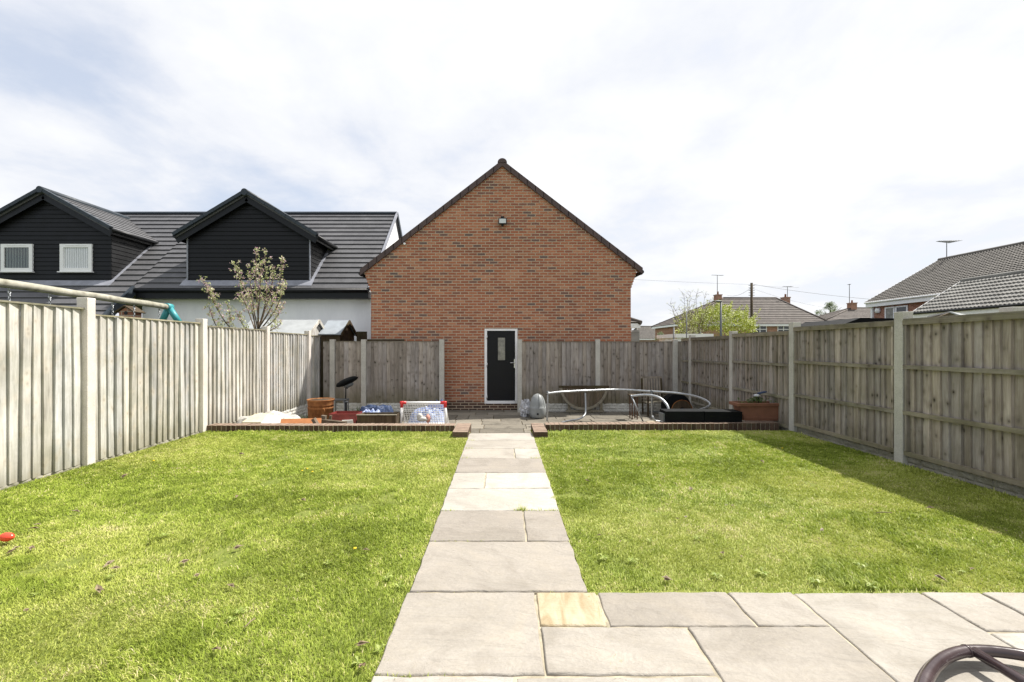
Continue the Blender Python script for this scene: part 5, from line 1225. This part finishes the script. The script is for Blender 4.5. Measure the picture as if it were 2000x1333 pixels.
# maroon tub
Y = 9.0; t = thing('planter_tub', 'maroon rectangular plastic tub right of the rusty barrel', 'tub', (XU(671, Y), Y, ZP)); x0, x1 = XU(645, Y), XU(697, Y); z1 = Z(808, Y)
b = MB()
P0 = [(x0+0.03, Y, ZP), (x1-0.03, Y, ZP), (x1-0.03, Y+0.32, ZP), (x0+0.03, Y+0.32, ZP), (x0, Y-0.03, z1), (x1, Y-0.03, z1), (x1, Y+0.35, z1), (x0, Y+0.35, z1)]
vs = b.hexa(P0); top = [f for f in b.bm.faces if all(v.co.z > z1-1e-4 for v in f.verts)]; r = bmesh.ops.inset_region(b.bm, faces=top, thickness=0.02)
for v in top[0].verts: v.co.z -= 0.06
b.build('tub', M['maroon'], t); b = MB(); b.box(x0-0.01, x1+0.01, Y-0.045, Y-0.031, z1-0.03, z1+0.005); b.build('rim', M['maroon'], t)
b = MB(); Y = 8.6; b.hexa([PX(664, 830, Y), PX(690, 830, Y), PX(691, 832, Y+0.3), PX(664, 832, Y+0.3), PX(668, 822, Y+0.02), PX(689, 821, Y+0.02), PX(689, 820, Y+0.06), PX(668, 821, Y+0.06)]); tag(b.build('white_board', M['white_sheet']), 'small white board leaning in front of the maroon tub', 'board')
# timber offcuts
def off(label, ps, w, hh):
    b = MB(); b.beam(ps[0], ps[1], w, hh, tone=random.random()); b.bevel(0.004, 1); tag(b.build('timber_offcut', M['table_wood']), label, 'offcut', None)
off('grey timber offcut lying flat on the pile in front of the maroon tub', (PX(628, 823, 8.0), PX(676, 828, 8.0)), 0.09, 0.07)
off('upright forked grey timber offcut beside the orange board', (PX(633, 812, 8.05), PX(630, 834, 8.05)), 0.08, 0.08)
off('short upright grey timber offcut left of the maroon tub', (PX(646, 812, 8.1), PX(643, 834, 8.1)), 0.04, 0.04)
off('tilted brown timber offcut in front of the orange board', (PX(612, 818, 7.42), PX(620, 832, 7.42)), 0.09, 0.05)
# dark wooden planter
Y = 8.8; t = thing('wooden_planter', 'dark mossy wooden planter box left of the toy goal', 'planter', (XU(735, Y), Y, ZP)); x0, x1 = XU(697, Y), XU(773, Y); z1 = Z(812, Y)
for (a0, a1, b0, b1, nm) in ((x0, x1, Y, Y+0.03, 'side_board'), (x0, x1, Y+0.4, Y+0.43, 'side_board'), (x0, x0+0.03, Y+0.031, Y+0.399, 'end_board'), (x1-0.03, x1, Y+0.031, Y+0.399, 'end_board')):
    b = MB(); b.box(a0, a1, b0, b1, ZP, z1, random.random()); b.build(nm, M['wood_dark'], t)
b = MB(); b.box(x0-0.01, x1+0.01, Y-0.02, Y+0.05, z1+0.001, z1+0.02, 0.9); b.build('top_rail', M['rail_x'], t)
b = MB(); b.box(x0+0.03, x1-0.03, Y+0.03, Y+0.4, ZP, z1-0.12); b.build('soil', M['soil'], t)
Y = 9.9; b = MB(); sheet(b, (XU(735, Y), Y, ZP), 0.42, 0.25, 0.42, 8.1); tag(b.build('tarpaulin', M['navy']), 'folded navy tarpaulin behind the dark wooden planter', 'tarpaulin')
Y = 9.6; b = MB(); sheet(b, (XU(722, Y), Y, ZP), 0.26, 0.2, 0.34, 5.1); tag(b.build('blue_bag', M['blue'], origin=(XU(722, Y), Y, ZP)), 'crumpled pale blue sheet on top of the things behind the dark planter', 'sheet')
# toy goal
Y = 9.2; gx0, gx1 = XU(785, Y), XU(869, Y); gz = Z(787, Y); bz = ZP+0.02; yk = Y+0.42
t = thing('toy_goal', 'small white toy football goal with red corner joints and white net', 'goal', ((gx0+gx1)/2, Y, ZP)); rr = 0.026
b = MB(); b.tube([(gx0, Y, gz), (gx1, Y, gz)], rr, 10); b.build('crossbar', M['white'], t)
for xx, s in ((gx0, -1), (gx1, 1)):
    b = MB(); b.tube([(xx, Y, gz), (xx+s*0.03, Y, bz)], rr, 10); b.build('goalpost', M['white'], t)
    b = MB(); b.tube([(xx, Y, gz), (xx+s*0.03, yk, bz)], 0.014, 8); b.build('back_stay', M['white'], t)
    b = MB(); b.tube([(xx-s*0.09, Y, gz), (xx+s*0.035, Y, gz)], rr+0.008, 10); b.tube([(xx, Y, gz+0.03), (xx+s*0.005, Y, gz-0.10)], rr+0.008, 10); b.build('corner_joint', M['red'], t)
    b = MB(); b.tube([(xx+s*0.03, Y, bz), (xx+s*0.03, yk, bz)], rr*0.8, 8); b.build('base_bar', M['white'], t)
b = MB(); b.tube([(gx0-0.03, yk, bz), (gx1+0.03, yk, bz)], rr*0.8, 8); b.build('base_bar', M['white'], t)
b = MB(); nx, nz = 17, 11
for i in range(nx+1):
    x = gx0+(gx1-gx0)*i/nx; b.tube([(x, Y+(yk-Y)*k/6, gz+(bz-gz)*k/6-0.02*math.sin(math.pi*k/6)) for k in range(7)], 0.0046, 4)
for k in range(1, nz+1):
    f = k/nz; b.tube([(gx0, Y+(yk-Y)*f, gz+(bz-gz)*f-0.02*math.sin(math.pi*f)), (gx1, Y+(yk-Y)*f, gz+(bz-gz)*f-0.02*math.sin(math.pi*f))], 0.0046, 4)
b.build('net', M['net'], t)
Y = 9.95; c = (XU(835, Y), Y, ZP); b = MB(); sheet(b, c, 0.40, 0.27, 0.34, 2.2, 34, 24, fold=2.0); tag(b.build('paddling_pool', M['blue'], origin=c), 'crumpled blue and white deflated paddling pool behind the toy goal net', 'paddling pool')
Y = 10.2; c = (XU(852, Y), Y, ZP); b = MB(); sheet(b, c, 0.22, 0.2, 0.50, 3.2, 24, 20, fold=1.2); tag(b.build('blue_bag', M['navy2'], origin=c), 'tall bunched blue sheet behind the right end of the toy goal', 'sheet')
Y = 9.02
b = MB(); b.blob(PX(826, 819, Y+0.05), (0.12, 0.07, 0.05), 4, 0.2); b.blob(PX(820, 814, Y+0.06), (0.06, 0.06, 0.07), 9, 0.2); tag(b.build('trainer_shoe', M['white_sheet']), 'white trainer lying in front of the toy goal net', 'shoe')
b = MB(); b.blob(PX(836, 818, Y+0.08), (0.05, 0.07, 0.09), 8, 0.3); tag(b.build('pink_glove', M['skin_pink']), 'pink crumpled glove beside the trainer by the toy goal', 'glove')

# ------------------------------------------------------------------ rear patio, right
Y = 10.75
b = MB(); c = PX(1026, 801, Y); c.z = ZP+0.2; b.blob(c, (0.125, 0.12, 0.215), 7, 0.35, 3.2, sub=4, sharp=True)
for v in b.bm.verts: v.co.z = max(v.co.z, ZP)
tag(b.build('plastic_bag', M['bag'], origin=c), 'crumpled silver and dark plastic bag beside the post right of the black door', 'bag')
Y = 10.55; x = XU(1050, Y); t = thing('plastic_composter', 'pale grey egg shaped plastic bin right of the crumpled silver bag', 'bin', (x, Y, ZP)); z1 = Z(769, Y); H = z1-ZP
b = MB(); w = 0.2
prof = [(0.72, 0), (0.9, 0.06), (0.985, 0.2), (1.0, 0.42), (0.985, 0.44), (0.97, 0.445), (0.94, 0.56), (0.85, 0.7), (0.7, 0.83), (0.48, 0.93), (0.2, 0.985), (0.01, 1.0)]
b.lathe([(w*r, ZP+H*q) for r, q in prof], x, Y, 28); b.build('shell', M['grey_cover'], t)
b = MB(); pts = [(x+0.02, Y-w*r*1.01, ZP+H*q) for r, q in prof[5:]]; b.tube(pts, 0.006, 6); pts = [(x+w*r*1.0*math.sin(0.9), Y-w*r*1.01*math.cos(0.9), ZP+H*q) for r, q in prof[5:]]; b.tube(pts, 0.005, 6); b.build('seam', M['grey_metal'], t)
b = MB(); b.box(x-0.035, x+0.01, Y-w*1.02, Y-w*0.9, ZP+0.10, ZP+0.14); b.build('hatch', M['black'], t)
# trampoline frame
t = thing('trampoline_frame', 'dismantled galvanised steel trampoline ring standing on its legs, behind the right brick edging', 'trampoline frame', (2.4, 9.6, ZP))
def PZ(u, v, z): Yv = (CAMZ-z)*F/(v-677); return Vector((XU(u, Yv), Yv, z))
ring = [PZ(1070, 769, .35), PZ(1090, 766.5, .352), PZ(1143, 763.5, .355), PZ(1210, 761.5, .355), PZ(1273, 765, .35), PZ(1320, 768, .34), PZ(1352, 773, .32), PZ(1374, 780, .28), PZ(1386, 788, .22), PZ(1384, 794, .17), PZ(1370, 800, .13), PZ(1337, 807, .09)]
b = MB(); b.tube(catmull(ring, 6), 0.0235, 12); b.build('ring', M['steel'], t)
for (i, pts) in enumerate(([(1070, 768, 9.62), (1069.5, 795, 9.62), (1068.5, 822, 9.66)], [(1143, 764, 10.28), (1144, 800, 10.2), (1141, 812, 10.1), (1130, 819, 9.98), (1112, 822, 9.92), (1096, 826, 9.85)],
                        [(1273, 766, 9.85), (1273, 808, 9.9), (1275, 815, 9.88), (1281, 822.5, 9.86), (1296, 824, 9.86)])):
    b = MB(); b.tube(catmull([PX(*p) for p in pts], 5), 0.021, 10); b.build('leg', M['steel'], t)
for p in (PX(1070, 767, 9.62), PX(1143, 763, 10.27), PX(1273, 765, 9.86)):
    b = MB(); b.tube([p+Vector((0, 0, 0.03)), p-Vector((0, 0, 0.05))], 0.032, 8); b.build('socket', M['grey_metal'], t)
t = thing('steel_tube_section', 'curved galvanised tube section leaning inside the trampoline ring, left of the black box', 'tube', (3.0, 9.5, ZP))
b = MB(); b.tube(catmull([PX(1232, 774.5, 9.75), PX(1252, 772, 9.7), PX(1272, 772.5, 9.6), PX(1289, 778, 9.45), PX(1301, 789, 9.3), PX(1307, 803, 9.2), PX(1309, 826, 9.15)], 6), 0.026, 12); b.build('arc', M['steel'], t)
b = MB(); b.tube([PX(1232, 772, 9.75), PX(1257.5, 827, 9.72)], 0.016, 8); b.build('strut', M['steel'], t)
# half-round wooden table leaning on the fence
Y = 11.25; cx_ = XU(1140, Y); zt = Z(754, Y); rad = 0.615
t = thing('folded_garden_table', 'round slatted wooden garden table folded in half against the back fence', 'table', (cx_, Y, ZP))
b = MB(); n = 14
for i in range(n):
    a0 = -rad*0.92+2*rad*0.92*i/n; a1 = a0+2*rad*0.92/n-0.008; q0, q1 = math.sqrt(max(0, (rad*.93)**2-a0*a0)), math.sqrt(max(0, (rad*.93)**2-a1*a1))
    b.hexa([(cx_+a0, Y-0.02, zt-q0), (cx_+a1, Y-0.02, zt-q1), (cx_+a1, Y+0.0, zt-q1), (cx_+a0, Y+0.0, zt-q0), (cx_+a0, Y-0.02, zt-0.05), (cx_+a1, Y-0.02, zt-0.05), (cx_+a1, Y+0.0, zt-0.05), (cx_+a0, Y+0.0, zt-0.05)], random.random())
b.build('slats', M['table_wood'], t)
b = MB(); prev = None
for k in range(25):
    a = math.pi+math.pi*k/24; o_, i_ = rad, rad*0.90
    cur = [(cx_+math.cos(a)*o_, zt+math.sin(a)*o_), (cx_+math.cos(a)*i_, zt+math.sin(a)*i_)]
    if prev: b.hexa([(prev[0][0], Y-0.04, prev[0][1]), (cur[0][0], Y-0.04, cur[0][1]), (cur[0][0], Y+0.005, cur[0][1]), (prev[0][0], Y+0.005, prev[0][1]), (prev[1][0], Y-0.04, prev[1][1]), (cur[1][0], Y-0.04, cur[1][1]), (cur[1][0], Y+0.005, cur[1][1]), (prev[1][0], Y+0.005, prev[1][1])], 0.9)
    prev = cur
b.build('rim', M['rail_x'], t)
b = MB(); b.box(cx_-0.64, cx_+0.64, Y-0.045, Y+0.01, zt-0.05, zt+0.005, 0.2); b.build('edge_rail', M['wood_dark'], t)
for xx in (-0.40, -0.10, 0.16, 0.42):
    b = MB(); b.box(cx_+xx, cx_+xx+0.07, Y+0.02, Y+0.06, ZP, zt-0.3, 0.5); b.build('leg', M['wood_back'], t)
b = MB(); b.box(cx_-0.45, cx_+0.52, Y+0.0, Y+0.019, ZP+0.03, ZP+0.09, 0.5); b.build('stretcher', M['wood_back'], t)
# garden chair
Y = 10.95; x0, x1 = XU(1259, Y), XU(1301, Y); zt = Z(739, Y); zs = Z(786, Y)
t = thing('garden_chair', 'weathered slatted wooden garden chair in the right back corner', 'chair', ((x0+x1)/2, Y, ZP))
for xx in (x0+0.02, x1-0.02):
    b = MB(); b.beam((xx, Y+0.20, ZP), (xx, Y+0.30, zt), 0.035, 0.035, up=(1, 0, 0), tone=0.3); b.build('leg', M['wood_dark'], t)
    b = MB(); b.beam((xx, Y-0.2, ZP), (xx, Y-0.2, zs+0.18), 0.035, 0.035, up=(1, 0, 0), tone=0.3); b.build('leg', M['wood_dark'], t)
    b = MB(); b.beam((xx, Y-0.22, zs+0.19), (xx, Y+0.26, zs+0.2), 0.05, 0.02, tone=0.3); b.build('armrest', M['wood_dark'], t)
b = MB()
for k in range(7): xx = x0+0.06+(x1-x0-0.12)*k/6; b.beam((xx, Y+0.235, zs+0.06), (xx, Y+0.285, zt-0.03), 0.028, 0.014, up=(1, 0, 0), tone=0.9)
b.beam((x0, Y+0.295, zt), (x1, Y+0.295, zt), 0.03, 0.05, tone=0.1); b.beam((x0, Y+0.24, zs+0.06), (x1, Y+0.24, zs+0.06), 0.03, 0.04, tone=0.4); b.build('backrest', M['pale_slat'], t)
b = MB()
for k in range(6): yy = Y-0.2+0.42*k/5; b.box(x0+0.01, x1-0.01, yy, yy+0.06, zs-0.01, zs+0.01, random.random())
b.build('seat', M['rail_x'], t)
b = MB(); b.beam((x0+0.02, Y-0.2, ZP+0.12), (x1-0.02, Y-0.2, ZP+0.12), 0.02, 0.03, tone=0.5); b.build('stretcher', M['grey_metal'], t)
# little brown wooden table
Y = 10.4; t = thing('wooden_stool', 'small reddish brown wooden stool left of the slatted chair', 'stool', (XU(1238, Y), Y, ZP)); zt = Z(771, Y); x0, x1 = XU(1231, Y), XU(1244, Y)
b = MB(); b.box(x0-0.02, x1+0.02, Y-0.12, Y+0.14, zt-0.03, zt, 0.6); b.build('seat', M['wood_dark'], t)
for xx in (x0+0.01, x1-0.03):
    for yy in (Y-0.09, Y+0.09): b = MB(); b.box(xx, xx+0.022, yy, yy+0.022, ZP, zt-0.03, 0.3); b.build('leg', M['brown_wood'], t)
# hose reel / tyre with wooden disc
Y = 10.1; t = thing('cable_drum', 'black drum with an orange-brown wooden disc behind the black box', 'drum', (XU(1328, Y), Y, ZP))
cx_, cz_ = XU(1332, Y), ZP+0.24
def disc(b, cx, y0, y1, cz, r, seg=28, rin=0):
    pts = [(cx+math.cos(2*math.pi*k/seg)*r, y0, cz+math.sin(2*math.pi*k/seg)*r) for k in range(seg)]; b.prism(pts, (0, y1-y0, 0))
b = MB(); disc(b, cx_, Y, Y+0.03, cz_, 0.235); b.build('disc', M['wood_dark'], t)
b = MB(); disc(b, cx_, Y-0.012, Y-0.001, cz_, 0.07); disc(b, cx_-0.08, Y+0.031, Y+0.30, cz_+0.08, 0.30); b.bevel(0.02, 2); b.build('drum', M['black_matt'], t)
b = MB(); b.tube([(cx_+math.cos(2*math.pi*k/28)*0.24, Y-0.005, cz_+math.sin(2*math.pi*k/28)*0.24) for k in range(29)], 0.009, 6, cap=False); b.build('rim', M['rust'], t)
# long black box on the edging
Y = 7.42; z0, z1 = 0.103, Z(804, Y); xm = XU(1374, Y); x0, x1 = XU(1299, Y), XU(1447, Y)
t = thing('black_box', 'long black plastic box in two sections lying on the right brick edging', 'box', (xm, Y, z0))
for (a, c) in ((x0, xm-0.004), (xm+0.004, x1)):
    b = MB(); b.box(a, c, Y-0.04, Y+0.26, z0, z1+random.uniform(0, 0.008), jit=0.004); b.bevel(0.016, 3); b.build('section', M['black_matt'], t)
b = MB(); b.box(x0-0.03, x0-0.002, Y+0.0, Y+0.22, z0, z1-0.04, jit=0.003); b.bevel(0.008, 1); b.build('end_cap', M['grey_metal'], t)
# terracotta trough
Y = 7.58; z0 = 0.103; z1 = Z(786.5, Y); x0, x1 = XU(1434, Y), XU(1531, Y)
t = thing('terracotta_trough', 'rectangular terracotta planter trough at the right end of the brick edging', 'planter', ((x0+x1)/2, Y, z0))
b = MB(); yb0, yb1 = Y-0.10, Y+0.18
lv = [(z0, 0.13, 0.03), (z0+0.03, 0.125, 0.03), (z0+0.032, 0.118, 0.022), (z0+0.06, 0.108, 0.02), (z0+0.062, 0.114, 0.026), (z1-0.055, 0.045, 0.015), (z1-0.053, 0.0, -0.012), (z1-0.008, -0.004, -0.016), (z1, 0.0, -0.01), (z1, 0.035, 0.02), (z1-0.05, 0.05, 0.03)]
rg = []
for (z, ix, iy) in lv:
    pts = []; xa, xb, ya, yb = x0+ix, x1-ix, yb0+iy, yb1-iy; rc = 0.03
    for (qx, qy, a0) in ((xb-rc, yb-rc, 0), (xa+rc, yb-rc, 90), (xa+rc, ya+rc, 180), (xb-rc, ya+rc, 270)):
        for k in range(5): a = R(a0+k*22.5); pts.append(b.bm.verts.new((qx+rc*math.cos(a), qy+rc*math.sin(a), z)))
    rg.append(pts)
for i in range(len(rg)-1):
    for k in range(20): f = b.bm.faces.new([rg[i][k], rg[i][(k+1) % 20], rg[i+1][(k+1) % 20], rg[i+1][k]])
b.bm.faces.new(rg[0][::-1]); b.bm.faces.new(rg[-1]); b.build('trough', M['terracotta'], t)
b = MB(); b.box(x0+0.06, x1-0.06, yb0+0.04, yb1-0.04, z1-0.06, z1-0.03, jit=0.005); b.build('compost', M['soil'], t)
o = thing('potted_plant', 'small leafy plant growing in the terracotta trough', 'plant', (XU(1485, Y), Y, z1-0.03)); b = MB(); st = MB(); rd = random.Random(9)
for k in range(34):
    px_, py_ = XU(1478, Y)+rd.gauss(0, 0.13), Y+0.03+rd.uniform(-0.07, 0.07); hgt = rd.uniform(0.02, 0.11)
    st.tube([(px_, py_, z1-0.04), (px_+rd.uniform(-.02, .02), py_, z1-0.03+hgt)], 0.003, 4); leaves(b, (px_, py_, z1-0.02+hgt), (0.03, 0.03, 0.02), 6, 0.022, k, (0, 1))
st.build('stem', M['leaf_mid'], o); b.build('foliage', M['leaf_mid'], o, normals=False)
o = thing('solar_light', 'small dark solar light with two heads stuck in the terracotta trough', 'garden light', (XU(1480, Y), Y, z1)); 
b = MB(); b.tube([(XU(1481, Y), Y, z1-0.05), (XU(1482, Y), Y, Z(770, Y))], 0.008, 6); b.build('stake', M['black'], o)
b = MB(); c = PX(1478, 773, Y); b.blob(c, (0.055, 0.045, 0.028), 2, 0.05, sub=2); b.build('lamp_head', M['bag'], o)
b = MB(); c = PX(1489, 767.5, Y); b.beam(c-Vector((0.07, 0, 0.012)), c+Vector((0.06, 0, 0.018)), 0.08, 0.018); b.bevel(0.004, 1); b.build('solar_panel', M['navy'], o)

# ------------------------------------------------------------------ foreground frame, balloon
t = thing('tubular_furniture', 'brown tubular metal furniture frame at the bottom right corner of the patio', 'furniture frame', (1.9, 1.75, 0.012))
hz = 0.072
crv = [PZ(1800, 1420, hz), PZ(1803, 1350, hz), PZ(1815, 1316, hz), PZ(1836, 1292, hz), PZ(1862, 1278, hz), PZ(1893, 1271.5, hz), PZ(1935, 1272, hz), PZ(1985, 1278, hz), PZ(2060, 1290, hz), PZ(2200, 1300, hz)]
cc_ = catmull(crv, 8); b = MB(); b.tube(cc_, 0.0225, 16); b.build('curved_tube', M['brown_tube'], t)
b = MB(); oc = []
cen = Vector((crv[5].x+0.12, crv[5].y-0.45, hz))
for p in cc_:
    d = p-cen; d.z = 0; d.normalize(); oc.append(p+d*0.0245+Vector((0, 0, -0.017)))
b.tube(oc, 0.0105, 10); b.build('outer_rail', M['brown_tube'], t)
b = MB(); b.tube([crv[5]+Vector((0.01, -0.01, 0.004)), PZ(2020, 1344, hz+.004), PZ(2150, 1412, hz+.004)], 0.020, 16); b.build('straight_tube', M['brown_tube'], t)
b = MB(); q = cc_[39]; b.tube([cc_[39]-(cc_[40]-cc_[38]).normalized()*0.006, cc_[39]+(cc_[40]-cc_[38]).normalized()*0.006], 0.0245, 16); b.build('weld_collar', M['brown_tube'], t)
for p in (crv[0], crv[8], PZ(2150, 1412, hz)):
    b = MB(); b.tube([p, (p.x, p.y, 0.014)], 0.014, 10); b.build('foot', M['brown_tube'], t)
bx_, by_ = XU(14, 3.05), 3.05
b = MB(); tmp = bmesh.ops.create_uvsphere(b.bm, u_segments=24, v_segments=14, radius=1)
for v in b.bm.verts:
    s = 1-0.22*(v.co.x*0.5+0.5); v.co = Vector((bx_+v.co.x*0.047, by_+v.co.y*0.034*s, 0.050+v.co.z*0.034*s))
for f in b.bm.faces: f.smooth = True
bal = b.build('balloon', M['balloon']); tag(bal, 'small red deflated balloon lying on the lawn at the left edge', 'balloon')
b = MB(); b.lathe([(0.005, 0), (0.010, 0.01)], 0, 0, 8)
for v in b.bm.verts: v.co = Vector((bx_-0.05-v.co.z, by_+v.co.x, 0.052+v.co.y))
b.build('knot', M['balloon'], bal)

# ------------------------------------------------------------------ weeds, dandelions, twigs, leaves
def make_weed():
    t = thing('lawn_weed', 'broad leaved weed rosette growing in the lawn', 'weed', (0, 0, 0), 'weed rosettes dotted over the lawn'); b = MB()
    for k in range(13):
        a = k*2.4+random.uniform(-.3, .3); L = random.uniform(0.02, 0.045); w = L*0.17; el = random.uniform(0.15, 0.55); d = Vector((math.cos(a), math.sin(a), 0)); s = Vector((-d.y, d.x, 0)); P = []
        c0 = Vector((0, 0, 0.008)); c1 = c0+d*L*0.55+Vector((0, 0, L*el)); c2 = c0+d*L+Vector((0, 0, L*el*0.7)); tn = random.random()
        b.face([c0, c1+s*w, c1-s*w], tn); b.face([c1-s*w, c1+s*w, c2], tn)
    o = b.build('leaves', M['weed'], t, normals=False); return t
w0 = make_weed(); spots = [(755, 1135), (780, 1150), (455, 1215), (470, 1200), (590, 1130), (640, 1105), (70, 1165), (320, 1050), (1270, 1060), (1180, 1095), (1235, 1100), (1360, 1055), (1490, 1125), (1680, 1110), (1590, 1140), (1700, 1150), (1880, 1120), (1400, 1130), (215, 1130), (740, 1275), (700, 1300)]
for i, (u, v) in enumerate(spots):
    o = w0 if i == 0 else copy_tree(w0); Yv = CAMZ*F/(v-677); o.location = (XU(u, Yv), Yv, 0.004); o.rotation_euler = (0, 0, i*1.7); s = random.uniform(0.6, 1.2); o.scale = (s, s, s)
def make_dand():
    t = thing('dandelion', 'yellow dandelion flower in the left lawn', 'flower', (0, 0, 0), 'dandelions in the lawn'); b = MB()
    b.lathe([(0.002, 0.024), (0.010, 0.028), (0.012, 0.032), (0.006, 0.035), (0.001, 0.036)], 0, 0, 12); b.build('flower_head', M['dandelion'], t)
    b = MB(); b.tube([(0, 0, 0), (0, 0, 0.026)], 0.002, 5); b.build('stem', M['weed'], t); return t
d0 = make_dand()
for i, (u, v) in enumerate([(693, 1080), (590, 925), (610, 927), (600, 921), (628, 924), (1528, 880), (300, 905)]):
    o = d0 if i == 0 else copy_tree(d0); Yv = CAMZ*F/(v-677); o.location = (XU(u, Yv), Yv, 0.0)
def make_leaf():
    b = MB(); b.face([(-0.03, 0, 0.0), (0, -0.012, 0.008), (0.03, 0.002, 0.002), (0.004, 0.013, 0.011)], 0.5); b.face([(-0.012, 0.01, 0.002), (0.008, -0.004, 0.012), (0.02, 0.018, 0.0)], 0.1)
    return tag(b.build('dead_leaf', M['deadleaf'], normals=False), 'curled dead leaf lying on the lawn', 'leaf', 'dead leaves scattered on the lawn')
l0 = make_leaf(); rd = random.Random(2)
for i in range(46):
    o = l0 if i == 0 else l0.copy()
    if i: COL.objects.link(o)
    u, v = rd.uniform(0, 2000), rd.uniform(880, 1320)
    Yv = CAMZ*F/(v-677); x = XU(u, Yv)
    while (PXL-0.05 < x < PXR+0.05) or (x > 0 and Yv < 2.5) or abs(x) > 4.5:
        u, v = rd.uniform(0, 2000), rd.uniform(880, 1320); Yv = CAMZ*F/(v-677); x = XU(u, Yv)
    o.location = (x, Yv, 0.024); o.rotation_euler = (rd.uniform(-.4, .4), rd.uniform(-.4, .4), rd.uniform(0, 6)); s = rd.uniform(0.6, 1.3); o.scale = (s, s, s)
for lab, a, c in (('thin bare twig lying on the left lawn', (478, 1238), (498, 1220)), ('pale thin twig lying on the right lawn near the shadow', (1712, 1009), (1742, 1009))):
    q = [CAMZ*F/(v-677) for (_, v) in (a, c)]; b = MB(); b.tube([(XU(a[0], q[0]), q[0], 0.03), ((XU(a[0], q[0])+XU(c[0], q[1]))/2, (q[0]+q[1])/2+0.004, 0.034), (XU(c[0], q[1]), q[1], 0.03)], 0.0035, 5); tag(b.build('twig', M['deadleaf']), lab, 'twig')
# grass growing in the joints of the path
def joint_grass():
    V, Fc, T = [], [], []; rd = random.Random(8)
    spots = [(845, 438/1.352*0+1000, 1020, 0.06), (1010, 1000, 1090, 0.05)]
    L = []
    for (x0, x1, y, n, hh) in ((0.10, 0.46, 3.655, 110, 0.030), (0.13, 0.19, 3.66, 60, 0.05), (-0.5, -0.38, 3.65, 20, 0.025), (-0.50, -0.38, 5.87, 30, 0.03), (-0.5, -0.40, 5.36, 24, 0.03), (0.33, 0.47, 5.35, 45, 0.035), (0.16, 0.3, 5.86, 22, 0.02),
                              (-0.5, -0.4, 6.37, 25, 0.03), (0.44, 0.48, 3.95, 30, 0.03), (0.1, 0.47, 4.21, 18, 0.015), (-0.5, -0.3, 4.22, 12, 0.015), (-0.5, 0.4, 2.445, 16, 0.012), (-0.5, -0.1, 3.08, 22, 0.016), (-0.55, -0.2, 1.815, 50, 0.02)):
        for _ in range(n): L.append((rd.uniform(x0, x1), y+rd.gauss(0, 0.008), hh))
    b = MB()
    for (x, y, hh) in L:
        a = rd.random()*6.28; w = 0.0022; h_ = hh*rd.uniform(0.5, 1.2); d = Vector((math.cos(a), math.sin(a), 0)); s = Vector((-d.y, d.x, 0))*w; c = Vector((x, y, 0.004)); e = c+d*h_*rd.uniform(0.3, 1)+Vector((0, 0, h_))
        b.face([c-s, c+s, e], rd.uniform(0.3, 1))
    # one long clump hanging over the path edge
    for _ in range(1300):
        c = Vector((PXL+rd.gauss(-0.012, 0.014) if rd.random() < 0.5 else PXR+rd.gauss(0.012, 0.014), rd.uniform(1.8, 6.5), 0.0)); a = rd.random()*6.28; d = Vector((math.cos(a), math.sin(a), 0)); s = Vector((-d.y, d.x, 0))*0.002; h_ = rd.uniform(0.01, 0.026)
        b.face([c-s, c+s, c+d*h_+Vector((0, 0, h_*0.9))], rd.uniform(0.4, 1))
    for _ in range(1100):
        c = Vector((rd.uniform(0.5, 4.6), 2.447+rd.gauss(0, 0.012), 0.002)); a = rd.random()*6.28; d = Vector((math.cos(a), math.sin(a), 0)); s = Vector((-d.y, d.x, 0))*0.002; h_ = rd.uniform(0.008, 0.024)
        b.face([c-s, c+s, c+d*h_+Vector((0, 0, h_*0.9))], rd.uniform(0.3, 1))
    tag(b.build('joint_grass', M['grass'], normals=False), 'grass tufts growing in the path joints', 'grass', kind='stuff')
joint_grass()
# little growth on the rear patio in front of the back fence
b = MB(); rd = random.Random(21)
for (u, Yv, n) in ((711, 11.3, 60), (590, 10.6, 80), (600, 10.0, 50), (700, 11.3, 40)):
    for _ in range(n):
        c = Vector((XU(u, Yv)+rd.gauss(0, 0.14), Yv+rd.gauss(0, 0.08), ZP)); a = rd.random()*6.28; h_ = rd.uniform(0.06, 0.22); d = Vector((math.cos(a), math.sin(a), 0)); s = Vector((-d.y, d.x, 0))*0.006
        if c.x > XL+0.05: b.face([c-s, c+s, c+d*h_*0.5+Vector((0, 0, h_))], rd.uniform(0, 0.7))
tag(b.build('patio_weeds', M['leaf_mid'], normals=False), 'green weeds along the foot of the back fence', 'weeds', kind='stuff')
